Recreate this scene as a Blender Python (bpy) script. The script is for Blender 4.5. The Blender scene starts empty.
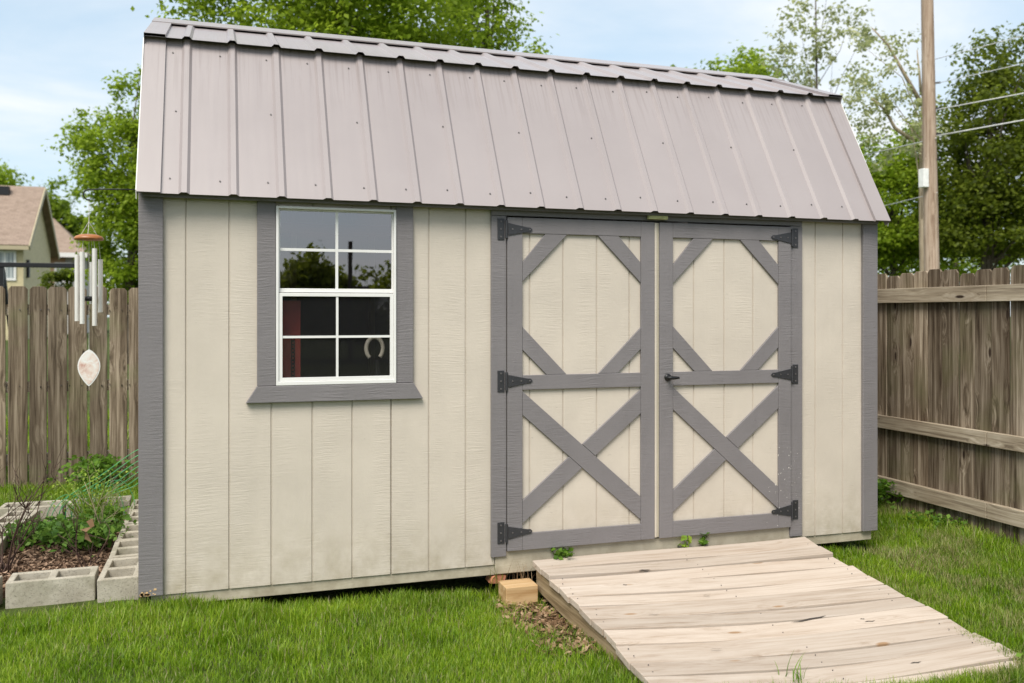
import bpy, bmesh, math, random
import numpy as np
from mathutils import Vector, Matrix

random.seed(7)
rng = np.random.default_rng(11)
scene = bpy.context.scene
COL = scene.collection
R = math.radians

# ------------------------------------------------------------------ node helpers
class NT:
    def __init__(s, tree): s.t = tree; s.n = tree.nodes; s.l = tree.links
    def add(s, typ, ins=None, **props):
        nd = s.n.new(typ)
        for k, v in props.items(): setattr(nd, k, v)
        for k, v in (ins or {}).items():
            sock = nd.inputs[k]
            if isinstance(v, bpy.types.NodeSocket): s.l.new(v, sock)
            else: sock.default_value = v
        return nd
    def mapping(s, vec, scale=(1, 1, 1), loc=(0, 0, 0)):
        return s.add('ShaderNodeMapping', {'Vector': vec, 'Scale': scale, 'Location': loc}).outputs[0]
    def noise(s, vec, scale=5, detail=4, rough=.55, dist=0):
        return s.add('ShaderNodeTexNoise', {'Vector': vec, 'Scale': scale, 'Detail': detail, 'Roughness': rough, 'Distortion': dist}).outputs['Fac']
    def ramp(s, fac, stops):
        nd = s.add('ShaderNodeValToRGB', {'Fac': fac})
        e = nd.color_ramp.elements
        while len(e) < len(stops): e.new(0.5)
        for el, (p, c) in zip(e, stops):
            el.position = p; el.color = (c[0], c[1], c[2], 1) if not isinstance(c, (int, float)) else (c, c, c, 1)
        return nd.outputs['Color']
    def math(s, op, a, b=0.0, clamp=False):
        return s.add('ShaderNodeMath', {0: a, 1: b}, operation=op, use_clamp=clamp).outputs[0]
    def vmath(s, op, a, b=(0, 0, 0)):
        return s.add('ShaderNodeVectorMath', {0: a, 1: b}, operation=op).outputs[0]
    def mix(s, fac, a, b, mode='MIX'):
        nd = s.add('ShaderNodeMix', data_type='RGBA', blend_type=mode)
        for key, v in ((0, fac), (6, a), (7, b)):
            if isinstance(v, bpy.types.NodeSocket): s.l.new(v, nd.inputs[key])
            elif key == 0: nd.inputs[0].default_value = v
            else: nd.inputs[key].default_value = (v[0], v[1], v[2], 1)
        return nd.outputs[2]
    def bump(s, h, strength=.3, dist=.002):
        return s.add('ShaderNodeBump', {'Height': h, 'Strength': strength, 'Distance': dist}).outputs[0]

def new_mat(name):
    m = bpy.data.materials.new(name); m.use_nodes = True
    t = NT(m.node_tree)
    b = m.node_tree.nodes['Principled BSDF']
    return m, t, b
def objc(t): return t.add('ShaderNodeTexCoord').outputs['Object']
def island(t): return t.add('ShaderNodeNewGeometry').outputs['Random Per Island']
def setc(t, b, col, rough=.6, nrm=None, spec=None):
    if isinstance(col, bpy.types.NodeSocket): t.l.new(col, b.inputs['Base Color'])
    else: b.inputs['Base Color'].default_value = (*col, 1)
    if isinstance(rough, bpy.types.NodeSocket): t.l.new(rough, b.inputs['Roughness'])
    else: b.inputs['Roughness'].default_value = rough
    if nrm is not None: t.l.new(nrm, b.inputs['Normal'])
    if spec is not None: b.inputs['Specular IOR Level'].default_value = spec

M = {}
def plain(name, col, rough=.6, metal=0.0, bump=0, bscale=60, var=.12):
    m, t, b = new_mat(name)
    v = objc(t)
    n = t.noise(v, bscale * .25, 5)
    lo = tuple(c * (1 - var) for c in col); hi = tuple(min(1, c * (1 + var)) for c in col)
    setc(t, b, t.ramp(n, [(.3, lo), (.7, hi)]), rough, t.bump(t.noise(v, bscale, 4), bump, .003) if bump else None)
    b.inputs['Metallic'].default_value = metal
    M[name] = m; return m

def painted_wood(name, col, bump=.55, grain=(7, 7, 95), dirt=None, dirtz=None, fleck_at=None):
    """rough sawn wood under paint: fine cross ripples plus a few long cathedral streaks"""
    m, t, b = new_mat(name)
    v = objc(t)
    warp = t.noise(v, 2.2, 3)
    vv = t.vmath('ADD', t.mapping(v, grain), t.add('ShaderNodeCombineXYZ', {'Z': t.math('MULTIPLY', warp, 9.0)}).outputs[0])
    n1 = t.noise(vv, 1.0, 4, .6)
    n2 = t.noise(t.mapping(v, (130, 130, 6)), 1.0, 3)
    patch = t.noise(t.mapping(v, (7, 7, 1.3)), 1.0, 3)
    amp = t.ramp(patch, [(.40, .12), (.62, 1.0)])
    h = t.math('ADD', t.math('MULTIPLY', n1, amp), t.math('MULTIPLY', t.noise(v, 70, 3), .22))
    n3 = t.noise(v, 3.0, 5, .6)
    c = t.ramp(n3, [(.3, tuple(x * .93 for x in col)), (.7, tuple(min(1, x * 1.05) for x in col))])
    fleck = t.noise(t.mapping(v, (14, 14, 45)), 1.6, 2, .5)
    c = t.mix(t.ramp(fleck, [(.73, 0.0), (.78, .55)]), c, tuple(x * .72 for x in col))
    if dirt:
        sx = t.add('ShaderNodeSeparateXYZ', {0: v}).outputs[2]
        low = t.math('SUBTRACT', 1.0, t.math('DIVIDE', sx, dirtz), True)
        splash = t.math('MULTIPLY', low, t.ramp(t.noise(v, 9, 5, .65), [(.38, 0.0), (.7, 1.0)]))
        c = t.mix(t.math('MULTIPLY', splash, .7), c, dirt)
    if fleck_at:
        q = t.add('ShaderNodeSeparateXYZ', {0: v})
        dx = t.math('MULTIPLY', t.math('SUBTRACT', q.outputs[0], fleck_at[0]), 5.0); dz = t.math('MULTIPLY', t.math('SUBTRACT', q.outputs[2], fleck_at[1]), 3.2)
        near = t.math('SUBTRACT', 1.0, t.math('ADD', t.math('MULTIPLY', dx, dx), t.math('MULTIPLY', dz, dz)), True)
        spots = t.ramp(t.noise(v, 75, 2, .4), [(.70, 0.0), (.715, 1.0)])
        c = t.mix(t.math('MULTIPLY', spots, t.math('GREATER_THAN', near, .05)), c, (.62, .6, .56))
    setc(t, b, c, t.ramp(n3, [(.3, .52), (.7, .68)]), t.bump(h, bump, .006), .35)
    M[name] = m; return m

painted_wood('siding_paint', (.53, .472, .405), .38, (8, 8, 135), dirt=(.33, .28, .2), dirtz=.35)
painted_wood('trim_paint', (.178, .165, .170), .6, (8, 8, 120), fleck_at=(3.66, .28))
painted_wood('skirt_paint', (.43, .385, .30), .4, dirt=(.24, .2, .14), dirtz=.12)

def weathered_wood(name, stops, knots=True, axis='z', knot_col=(.035, .022, .015), streak=1.0, green=None, tones=(.66, 1.28), contrast=1.6):
    """fence boards: long grain, knots with bent grain, every board its own tone (mesh islands)"""
    m, t, b = new_mat(name)
    v = objc(t); r = island(t)
    off = t.add('ShaderNodeCombineXYZ', {'X': t.math('MULTIPLY', r, 37.0), 'Y': t.math('MULTIPLY', r, 91.0), 'Z': t.math('MULTIPLY', r, 53.0)}).outputs[0]
    p = t.vmath('ADD', v, off)
    if axis == 'z': gs, ks = (42, 42, 1.5), (7.5, 7.5, 2.3)
    elif axis == 'x': gs, ks = (1.5, 42, 42), (2.0, 7.5, 7.5)
    else: gs, ks = (42, 1.5, 42), (7.5, 2.0, 7.5)
    vor = t.add('ShaderNodeTexVoronoi', {'Vector': t.mapping(p, ks), 'Scale': 1.0, 'Randomness': 1.0}, feature='F1').outputs['Distance']
    bend = t.math('MULTIPLY', t.ramp(vor, [(.05, 1.0), (.36, 0.0)]), 1.1)
    pv = t.vmath('ADD', t.mapping(p, gs), t.add('ShaderNodeCombineXYZ', {'X': bend, 'Y': bend, 'Z': bend}).outputs[0])
    g1 = t.noise(pv, .7, 6, .62, .6)
    g2 = t.noise(pv, 3.2, 3, .5)
    gg = t.math('ADD', t.math('MULTIPLY', g1, .72), t.math('MULTIPLY', g2, .28))
    c = t.ramp(t.math('ADD', t.math('MULTIPLY', t.math('SUBTRACT', gg, .5), contrast), .5), stops)
    big = t.noise(t.mapping(p, (3, 3, .9) if axis == 'z' else (.9, 3, 3)), 1.0, 3)
    c = t.mix(t.ramp(big, [(.35, .0), (.75, .45 * streak)]), c, (stops[0][1][0] * 1.1, stops[0][1][1], stops[0][1][2] * .9))
    tone = t.ramp(r, [(0, tones[0]), (.5, (tones[0]+tones[1])/2), (1, tones[1])])
    c = t.mix(1.0, c, tone, 'MULTIPLY')
    if green:
        gz = t.noise(p, 2.0, 4)
        c = t.mix(t.ramp(gz, [(.52, 0.0), (.75, .5)]), c, green)
    if knots:
        kn = t.ramp(vor, [(.06, 1.0), (.10, 0.0)])
        c = t.mix(kn, c, knot_col)
    h = t.math('ADD', g1, t.math('MULTIPLY', g2, .6))
    setc(t, b, c, .82, t.bump(h, .5, .003), .2)
    M[name] = m; return m

weathered_wood('fence_wood', [(.28, (.05, .035, .022)), (.5, (.195, .15, .105)), (.74, (.42, .345, .26))], green=(.16, .165, .08))
weathered_wood('side_fence_wood', [(.28, (.05, .034, .022)), (.48, (.195, .148, .103)), (.74, (.50, .415, .32))], streak=1.4, green=(.12, .125, .05))
weathered_wood('fence_rail_wood', [(.3, (.18, .14, .1)), (.48, (.41, .34, .25)), (.72, (.6, .52, .41))], axis='y')
weathered_wood('deck_wood', [(.26, (.33, .255, .195)), (.46, (.465, .39, .325)), (.7, (.54, .47, .405))], axis='x', knot_col=(.3, .19, .11), streak=.6, tones=(.82, 1.08), contrast=1.3)
weathered_wood('stringer_wood', [(.3, (.2, .145, .08)), (.5, (.40, .30, .18)), (.7, (.52, .41, .27))], axis='y')
weathered_wood('fresh_wood', [(.3, (.42, .26, .12)), (.5, (.6, .41, .22)), (.7, (.68, .5, .3))], axis='x', knots=False)
weathered_wood('pole_wood', [(.3, (.2, .14, .1)), (.5, (.38, .29, .22)), (.7, (.5, .4, .32))], knots=False)
weathered_wood('bark', [(.3, (.05, .04, .03)), (.5, (.11, .09, .07)), (.7, (.2, .17, .14))], knots=False)
weathered_wood('twig_bark', [(.3, (.03, .018, .014)), (.5, (.06, .035, .028)), (.7, (.11, .07, .055))], knots=False)
weathered_wood('pale_twig', [(.3, (.2, .16, .11)), (.5, (.33, .27, .19)), (.7, (.44, .37, .27))], knots=False)

def metal_roof():
    m, t, b = new_mat('roof_metal')
    v = objc(t)
    big = t.noise(v, 1.3, 4)
    st = t.noise(t.mapping(v, (46, 1.2, 1.2)), 1.0, 4, .6)
    c = t.ramp(big, [(.3, (.282, .247, .247)), (.7, (.32, .282, .281))])
    c = t.mix(t.ramp(st, [(.5, 0.0), (.8, .22)]), c, (.3, .26, .25))
    zz = t.add('ShaderNodeSeparateXYZ', {0: v}).outputs[2]
    drip = t.math('MULTIPLY', t.ramp(t.noise(t.mapping(v, (60, 2.2, 2.2)), 1.0, 4, .6), [(.5, 0.0), (.62, 1.0)]), t.ramp(t.math('SUBTRACT', zz, 2.0), [(.42, 0.0), (.76, .5), (.85, .5), (.87, 0.0)]))
    c = t.mix(drip, c, (.22, .185, .18))
    h = t.noise(t.mapping(v, (9, 2.0, 2.0)), 1.0, 2)
    setc(t, b, c, t.ramp(st, [(.3, .28), (.8, .42)]), t.bump(h, .12, .006), .5)
    M['roof_metal'] = m
metal_roof()
plain('hinge_metal', (.04, .04, .045), .45, .3, .3, 120)
plain('white_vinyl', (.70, .69, .675), .35, 0, .05, 40, .03)
plain('bright_trim', (.74, .73, .7), .45, 0, .05, 40, .03)
plain('dark_metal', (.02, .02, .022), .45, .5)
plain('screw_metal', (.14, .13, .13), .5, .6)
plain('aluminium', (.74, .71, .67), .38, .35, .05, 50, .05)
plain('chime_wood', (.33, .12, .035), .4, 0, .2, 80, .3)
plain('cord', (.55, .52, .48), .8)
plain('wire_green', (.06, .3, .11), .45)
plain('wire_grey', (.55, .55, .55), .5)
plain('red_paint', (.3, .04, .032), .5, 0, .1)
plain('chalk_white', (.6, .57, .5), .6)
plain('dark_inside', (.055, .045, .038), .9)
plain('meter_white', (.75, .75, .73), .45)
plain('house_siding', (.5, .43, .26), .7, 0, .2, 20)
plain('house_trim', (.36, .31, .2), .6)
plain('far_wall', (.4, .38, .36), .7)
plain('brown_siding', (.36, .235, .15), .7)
plain('foundation_wood', (.2, .15, .1), .9, 0, .4, 20)
plain('clay', (.5, .2, .11), .85, 0, .5, 60, .25)
plain('latch_block', (.42, .42, .2), .8, 0, .5, 60, .4)

def shingle_mat():
    m, t, b = new_mat('shingle')
    v = objc(t)
    br = t.add('ShaderNodeTexBrick', {'Vector': t.mapping(v, (1, 1, 1)), 'Scale': 1.0, 'Mortar Size': .01, 'Brick Width': .3, 'Row Height': .14,
               'Color1': (.21, .15, .112, 1), 'Color2': (.28, .205, .16, 1), 'Mortar': (.13, .1, .08, 1)}).outputs['Color']
    c = t.mix(t.ramp(t.noise(v, 3, 5, .7), [(.35, 0.0), (.7, .6)]), br, (.31, .235, .185))
    setc(t, b, c, .9); M['shingle'] = m
shingle_mat()

def concrete():
    m, t, b = new_mat('concrete')
    v = objc(t); info = t.add('ShaderNodeObjectInfo').outputs['Random']
    p = t.vmath('ADD', v, t.add('ShaderNodeCombineXYZ', {'X': t.math('MULTIPLY', info, 30.0)}).outputs[0])
    c = t.ramp(t.noise(p, 9, 6, .65), [(.3, (.3, .27, .215)), (.7, (.45, .415, .345))])
    c = t.mix(t.ramp(t.noise(p, 5, 4), [(.55, 0.0), (.75, .6)]), c, (.2, .19, .13))
    pits = t.ramp(t.noise(p, 160, 3, .6), [(.33, 0.0), (.42, 1.0)])
    c = t.mix(t.math('ADD', t.math('MULTIPLY', pits, .5), .5), (.2, .18, .15), c)
    setc(t, b, c, .92, t.bump(t.math('ADD', pits, t.noise(p, 60, 4)), .6, .003), .2); M['concrete'] = m
concrete()

def agate():
    m, t, b = new_mat('agate')
    v = objc(t)
    c = t.ramp(t.noise(v, 22, 5, .6, .8), [(.32, (.5, .3, .25)), (.48, (.68, .56, .5)), (.65, (.74, .74, .72))])
    setc(t, b, c, .2); M['agate'] = m
agate()

def leaf_mat(name, dark, mid, light, trans=.35, rough=.5):
    m, t, b = new_mat(name)
    g = t.add('ShaderNodeNewGeometry')
    v = objc(t)
    clump = t.noise(v, .9, 3)
    f = t.math('ADD', t.math('MULTIPLY', g.outputs['Random Per Island'], .55), t.math('MULTIPLY', clump, .45))
    c = t.ramp(f, [(.25, dark), (.5, mid), (.75, light)])
    setc(t, b, c, rough, None, .25)
    tr = t.add('ShaderNodeBsdfTranslucent', {'Color': t.mix(.5, c, light)})
    mx = t.add('ShaderNodeMixShader', {0: trans, 1: b.outputs[0], 2: tr.outputs[0]})
    t.l.new(mx.outputs[0], t.n['Material Output'].inputs['Surface'])
    M[name] = m
leaf_mat('leaf_bright', (.105, .17, .007), (.215, .315, .016), (.36, .47, .045), .66)
leaf_mat('leaf_mid', (.075, .13, .007), (.155, .24, .014), (.28, .38, .035), .62)
leaf_mat('leaf_dark', (.055, .08, .007), (.115, .155, .012), (.22, .27, .03), .64)
leaf_mat('leaf_pale', (.2, .25, .07), (.36, .40, .15), (.55, .56, .32), .5)
leaf_mat('leaf_weed', (.05, .12, .01), (.1, .2, .018), (.18, .31, .04), .45)
leaf_mat('leaf_lime', (.13, .24, .02), (.22, .34, .04), (.34, .44, .07), .4)
leaf_mat('leaf_bed', (.04, .10, .012), (.08, .17, .022), (.15, .26, .04), .4)
leaf_mat('dry_leaf', (.12, .07, .035), (.26, .16, .09), (.42, .3, .19), .2, .8)
leaf_mat('mulch', (.09, .055, .035), (.21, .135, .09), (.38, .26, .18), .05, .9)

def grass_mat():
    m, t, b = new_mat('grass_blade')
    g = t.add('ShaderNodeNewGeometry'); v = objc(t)
    patch = t.noise(v, 1.6, 4, .6)
    r = g.outputs['Random Per Island']
    c = t.ramp(t.math('ADD', t.math('MULTIPLY', r, .5), t.math('SUBTRACT', t.math('MULTIPLY', patch, 1.0), .25)), [(.2, (.085, .17, .004)), (.5, (.195, .34, .012)), (.8, (.38, .50, .04))])
    sx = t.add('ShaderNodeSeparateXYZ', {0: v})
    dryp = t.math('MULTIPLY', t.ramp(t.noise(v, 2.3, 4, .6), [(.46, 0.0), (.60, 1.0)]), t.ramp(t.math('DIVIDE', sx.outputs[0], 6.0), [(.33, .15), (.62, 1.0)]))
    dry = t.math('MULTIPLY', dryp, t.ramp(r, [(.35, 0.0), (.6, 1.0)]))
    c = t.mix(dry, c, (.4, .36, .17))
    c = t.mix(t.ramp(t.math('FRACT', t.math('MULTIPLY', r, 17.3)), [(.93, 0.0), (.95, 1.0)]), c, (.42, .36, .2))
    setc(t, b, c, .42, None, .4)
    tr = t.add('ShaderNodeBsdfTranslucent', {'Color': c})
    mx = t.add('ShaderNodeMixShader', {0: .5, 1: b.outputs[0], 2: tr.outputs[0]})
    t.l.new(mx.outputs[0], t.n['Material Output'].inputs['Surface'])
    M['grass_blade'] = m
grass_mat()

def ground_mat():
    m, t, b = new_mat('lawn_soil')
    v = objc(t)
    n = t.noise(v, 6, 6, .65)
    c = t.ramp(n, [(.3, (.035, .04, .012)), (.55, (.06, .085, .02)), (.75, (.11, .105, .045))])
    setc(t, b, c, .95, t.bump(t.noise(v, 40, 5), .8, .02), .1); M['lawn_soil'] = m
    m, t, b = new_mat('bed_soil')
    v = objc(t)
    c = t.ramp(t.noise(v, 25, 6, .7), [(.3, (.03, .02, .014)), (.7, (.12, .075, .05))])
    setc(t, b, c, .95, t.bump(t.noise(v, 60, 5), 1, .01), .1); M['bed_soil'] = m
ground_mat()

def glass_mats():
    m = bpy.data.materials.new('screened_glass'); m.use_nodes = True; t = NT(m.node_tree); t.n.clear()
    tr = t.add('ShaderNodeBsdfTransparent', {'Color': (.92, .9, .88, 1)})
    gl = t.add('ShaderNodeBsdfGlossy', {'Color': (.95, .88, .9, 1), 'Roughness': .02})
    mx = t.add('ShaderNodeMixShader', {0: .08, 1: tr.outputs[0], 2: gl.outputs[0]})
    t.add('ShaderNodeOutputMaterial', {'Surface': mx.outputs[0]}); M['screened_glass'] = m
    m = bpy.data.materials.new('window_glass'); m.use_nodes = True; t = NT(m.node_tree); t.n.clear()
    tr = t.add('ShaderNodeBsdfTransparent', {'Color': (.8, .84, .83, 1)})
    gl = t.add('ShaderNodeBsdfGlossy', {'Color': (.95, .88, .9, 1), 'Roughness': .004, 'Normal': t.bump(t.noise(objc(t), 3.0, 2), .02, .01)})
    fr = t.add('ShaderNodeFresnel', {'IOR': 1.75}).outputs[0]
    mx = t.add('ShaderNodeMixShader', {0: t.math('ADD', t.math('MULTIPLY', fr, 1.6), .14, True), 1: tr.outputs[0], 2: gl.outputs[0]})
    o = t.add('ShaderNodeOutputMaterial', {'Surface': mx.outputs[0]}); M['window_glass'] = m
    m = bpy.data.materials.new('insect_mesh'); m.use_nodes = True; t = NT(m.node_tree); t.n.clear()
    tr = t.add('ShaderNodeBsdfTransparent', {'Color': (1, 1, 1, 1)})
    df = t.add('ShaderNodeBsdfDiffuse', {'Color': (.03, .03, .032, 1)})
    mx = t.add('ShaderNodeMixShader', {0: .33, 1: tr.outputs[0], 2: df.outputs[0]})
    t.add('ShaderNodeOutputMaterial', {'Surface': mx.outputs[0]}); M['insect_mesh'] = m
glass_mats()

# ------------------------------------------------------------------ mesh helpers
class MB:
    def __init__(s): s.v = []; s.f = []
    def poly(s, verts, faces):
        k = len(s.v); s.v += [tuple(x) for x in verts]; s.f += [tuple(i + k for i in f) for f in faces]; return s
    def box(s, x0, x1, y0, y1, z0, z1):
        return s.poly([(x0,y0,z0),(x1,y0,z0),(x1,y1,z0),(x0,y1,z0),(x0,y0,z1),(x1,y0,z1),(x1,y1,z1),(x0,y1,z1)],
                      [(0,3,2,1),(4,5,6,7),(0,1,5,4),(1,2,6,5),(2,3,7,6),(3,0,4,7)])
    def prism(s, pts, axis, a, b):
        """polygon pts (2D) extruded along axis from a to b.  axis y: pts are (x,z); x: (y,z); z: (x,y)"""
        def p(q, d): return (q[0], d, q[1]) if axis == 'y' else ((d, q[0], q[1]) if axis == 'x' else (q[0], q[1], d))
        n = len(pts)
        vs = [p(q, a) for q in pts] + [p(q, b) for q in pts]
        fs = [tuple(range(n)), tuple(range(2*n-1, n-1, -1))] + [(i, i+n, (i+1) % n + n, (i+1) % n) for i in range(n)]
        return s.poly(vs, fs)
    def bar(s, p, q, w, h, up=(0, 0, 1)):
        p, q = Vector(p), Vector(q); d = (q - p).normalized(); sd = d.cross(Vector(up)).normalized(); u = sd.cross(d)
        c = [sd*w/2*a + u*h/2*b for a, b in ((-1,-1),(1,-1),(1,1),(-1,1))]
        return s.poly([p + x for x in c] + [q + x for x in c], [(0,3,2,1),(4,5,6,7),(0,1,5,4),(1,2,6,5),(2,3,7,6),(3,0,4,7)])
    def tube(s, pts, rad, n=8, cap=True):
        pts = [Vector(p) for p in pts]
        if not hasattr(rad, '__len__'): rad = [rad] * len(pts)
        k = len(s.v); up = Vector((.31, .17, .93)); prev = None
        for i, p in enumerate(pts):
            d = (pts[min(i+1, len(pts)-1)] - pts[max(i-1, 0)])
            d = d.normalized() if d.length > 1e-9 else Vector((0, 0, 1))
            a = prev - d * prev.dot(d) if prev else d.cross(up)
            if a.length < 1e-5: a = d.orthogonal()
            a.normalize(); prev = a; b = d.cross(a)
            for j in range(n):
                t = 2*math.pi*j/n
                s.v.append(tuple(p + (a*math.cos(t) + b*math.sin(t)) * rad[i]))
        for i in range(len(pts)-1):
            for j in range(n):
                s.f.append((k+i*n+j, k+i*n+(j+1) % n, k+(i+1)*n+(j+1) % n, k+(i+1)*n+j))
        if cap:
            s.f.append(tuple(k+j for j in range(n-1, -1, -1))); s.f.append(tuple(k+(len(pts)-1)*n+j for j in range(n)))
        return s
    def lathe(s, prof, c, n=24):
        k = len(s.v)
        for r, z in prof:
            for j in range(n):
                t = 2*math.pi*j/n; s.v.append((c[0]+r*math.cos(t), c[1]+r*math.sin(t), c[2]+z))
        for i in range(len(prof)-1):
            for j in range(n): s.f.append((k+i*n+j, k+i*n+(j+1) % n, k+(i+1)*n+(j+1) % n, k+(i+1)*n+j))
        s.f.append(tuple(k+j for j in range(n-1, -1, -1))); s.f.append(tuple(k+(len(prof)-1)*n+j for j in range(n)))
        return s
    def cells(s, xs, ys, solid, z0, z1, axis='z'):
        """block of grid cells with holes; only outer faces"""
        nx, ny = len(xs)-1, len(ys)-1
        def P(x, y, z): return (x, y, z) if axis == 'z' else (x, z, y)
        S = lambda i, j: 0 <= i < nx and 0 <= j < ny and solid(i, j)
        idx = {}
        def V(i, j, k):
            if (i, j, k) not in idx: idx[(i, j, k)] = len(s.v); s.v.append(P(xs[i], ys[j], z1 if k else z0))
            return idx[(i, j, k)]
        for i in range(nx):
            for j in range(ny):
                if not S(i, j): continue
                s.f.append((V(i,j,1), V(i+1,j,1), V(i+1,j+1,1), V(i,j+1,1)))
                s.f.append((V(i,j,0), V(i,j+1,0), V(i+1,j+1,0), V(i+1,j,0)))
                if not S(i-1,j): s.f.append((V(i,j,0), V(i,j,1), V(i,j+1,1), V(i,j+1,0)))
                if not S(i+1,j): s.f.append((V(i+1,j,0), V(i+1,j+1,0), V(i+1,j+1,1), V(i+1,j,1)))
                if not S(i,j-1): s.f.append((V(i,j,0), V(i+1,j,0), V(i+1,j,1), V(i,j,1)))
                if not S(i,j+1): s.f.append((V(i,j+1,0), V(i,j+1,1), V(i+1,j+1,1), V(i+1,j+1,0)))
        return s
    def build(s, name, mat, parent=None, bevel=0, smooth=False, recalc=True):
        off = wloc(parent) if parent else Vector((0, 0, 0))
        me = bpy.data.meshes.new(name)
        me.from_pydata([(x-off[0], y-off[1], z-off[2]) for x, y, z in s.v], [], s.f)
        if recalc:
            bm = bmesh.new(); bm.from_mesh(me); bmesh.ops.recalc_face_normals(bm, faces=bm.faces); bm.to_mesh(me); bm.free()
        return link(me, name, mat, parent, bevel, smooth)

def wloc(o):
    l = Vector((0, 0, 0))
    while o is not None: l = l + o.location; o = o.parent
    return l
def link(me, name, mat, parent=None, bevel=0, smooth=False):
    o = bpy.data.objects.new(name, me); COL.objects.link(o)
    if mat: me.materials.append(M[mat] if isinstance(mat, str) else mat)
    if smooth: me.polygons.foreach_set('use_smooth', np.ones(len(me.polygons), bool))
    if parent is not None: o.parent = parent
    if bevel:
        b = o.modifiers.new('bevel', 'BEVEL'); b.width = bevel; b.segments = 2; b.limit_method = 'ANGLE'; b.angle_limit = R(40)
    return o
def tag(o, label, cat, group=None, kind=None):
    o['label'] = label; o['category'] = cat
    if group: o['group'] = group
    if kind: o['kind'] = kind
    return o
def thing(name, loc, label, cat, group=None):
    o = bpy.data.objects.new(name, None); COL.objects.link(o); o.location = loc; o.empty_display_size = .1
    return tag(o, label, cat, group)
def copy_tree(o, parent=None):
    c = o.copy(); COL.objects.link(c)
    if parent is not None: c.parent = parent
    for ch in [q for q in bpy.data.objects if q.parent == o]: copy_tree(ch, c)
    return c
def fast_mesh(name, V, F, mat, parent=None, kind=None):
    """V (n,3) float, F (m,k) int, all faces with k corners"""
    me = bpy.data.meshes.new(name)
    off = np.array(wloc(parent)) if parent else np.zeros(3)
    V = np.ascontiguousarray(V - off, dtype=np.float32); F = np.ascontiguousarray(F, dtype=np.int32)
    me.vertices.add(len(V)); me.vertices.foreach_set('co', V.ravel())
    me.loops.add(F.size); me.loops.foreach_set('vertex_index', F.ravel())
    me.polygons.add(len(F)); me.polygons.foreach_set('loop_start', np.arange(0, F.size, F.shape[1], dtype=np.int32))
    me.update(calc_edges=True); me.validate()
    o = link(me, name, mat, parent)
    if kind: o['kind'] = kind
    return o

def unit(a): return a / (np.linalg.norm(a, axis=1, keepdims=True) + 1e-9)
def leaves_mesh(C, N, size, elong=1.6, fold=.25):
    """rhombic leaf quads at centres C, with normals N"""
    n = len(C); N = unit(N)
    a = unit(np.cross(N, rng.normal(size=(n, 3)))); b = np.cross(N, a)
    s = (size * rng.uniform(.6, 1.3, n))[:, None]
    p0 = C - a*s*elong/2; p2 = C + a*s*elong/2
    p1 = C + b*s*.5 + N*s*fold*.5 - a*s*.12; p3 = C - b*s*.5 + N*s*fold*.5 - a*s*.12
    V = np.stack([p0, p1, p2, p3], 1).reshape(-1, 3)
    F = np.arange(4*n).reshape(-1, 4)
    return V, F

# ------------------------------------------------------------------ ground
def sstep(a, b, x):
    t = np.clip((x - a) / (b - a), 0, 1); return t*t*(3-2*t)
def gz(x, y):
    x = np.asarray(x, float); y = np.asarray(y, float)
    z = -.135 - .055*sstep(1.0, 3.2, x)*sstep(.1, -1.2, y) - .045*np.exp(-((x-1.93)**2/.10 + (y+.25)**2/.16))
    z = z + .012*np.sin(x*2.1+.5)*np.cos(y*1.7) + .006*np.sin(x*5.3)*np.sin(y*4.7+1)
    z = z + .02*sstep(.1, -.1, x)*np.exp(-((y-.18)/.16)**2) + .055*sstep(.75, .1, x)*sstep(-2.6, -1.2, y) + .02*sstep(4.3, 5.1, x) - .022*np.exp(-((y-.02)/.12)**2)*sstep(.35, .7, x)*sstep(1.9, 1.7, x) - .02*np.exp(-((y-.05)/.15)**2)*sstep(3.9, 4.1, x)*sstep(4.6, 4.4, x)
    return z
def make_ground():
    xs = np.concatenate([[-400, -150, -60, -25, -10, -5], np.arange(-3, 7.01, .1), [8, 12, 25, 60, 150, 400]])
    ys = np.concatenate([[-400, -150, -60, -25, -10, -5], np.arange(-3.5, 4.51, .1), [6, 10, 25, 60, 150, 400]])
    X, Y = np.meshgrid(xs, ys, indexing='ij'); Z = gz(X, Y)
    nx, ny = X.shape
    I = np.arange(nx*ny).reshape(nx, ny)
    F = np.stack([I[:-1,:-1], I[1:,:-1], I[1:,1:], I[:-1,1:]], -1).reshape(-1, 4)
    o = fast_mesh('ground', np.stack([X, Y, Z], -1).reshape(-1, 3), F, 'lawn_soil'); o['kind'] = 'structure'
make_ground()

# ramp surface (slightly twisted, sagging)
RX0, RX1, RY0, RY1 = 2.0, 3.76, -.05, -1.69
ly = np.array([-1.75, -1.62, -1.38, -.98, -.48, -.05]); lz = np.array([-.134, -.118, -.093, -.047, -.008, .014])
ry = np.array([-1.75, -1.62, -1.27, -.91, -.48, -.05]); rz = np.array([-.200, -.186, -.15, -.112, -.054, .010])
def deck_z(x, y):
    t = (x - RX0) / (RX1 - RX0)
    k = np.clip(-np.asarray(y, float)/1.6, 0, 1)
    return (1-t)*np.interp(y, ly, lz) + t*np.interp(y, ry, rz) - .034*np.sin(np.pi*np.clip(t, 0, 1))*k

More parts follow.
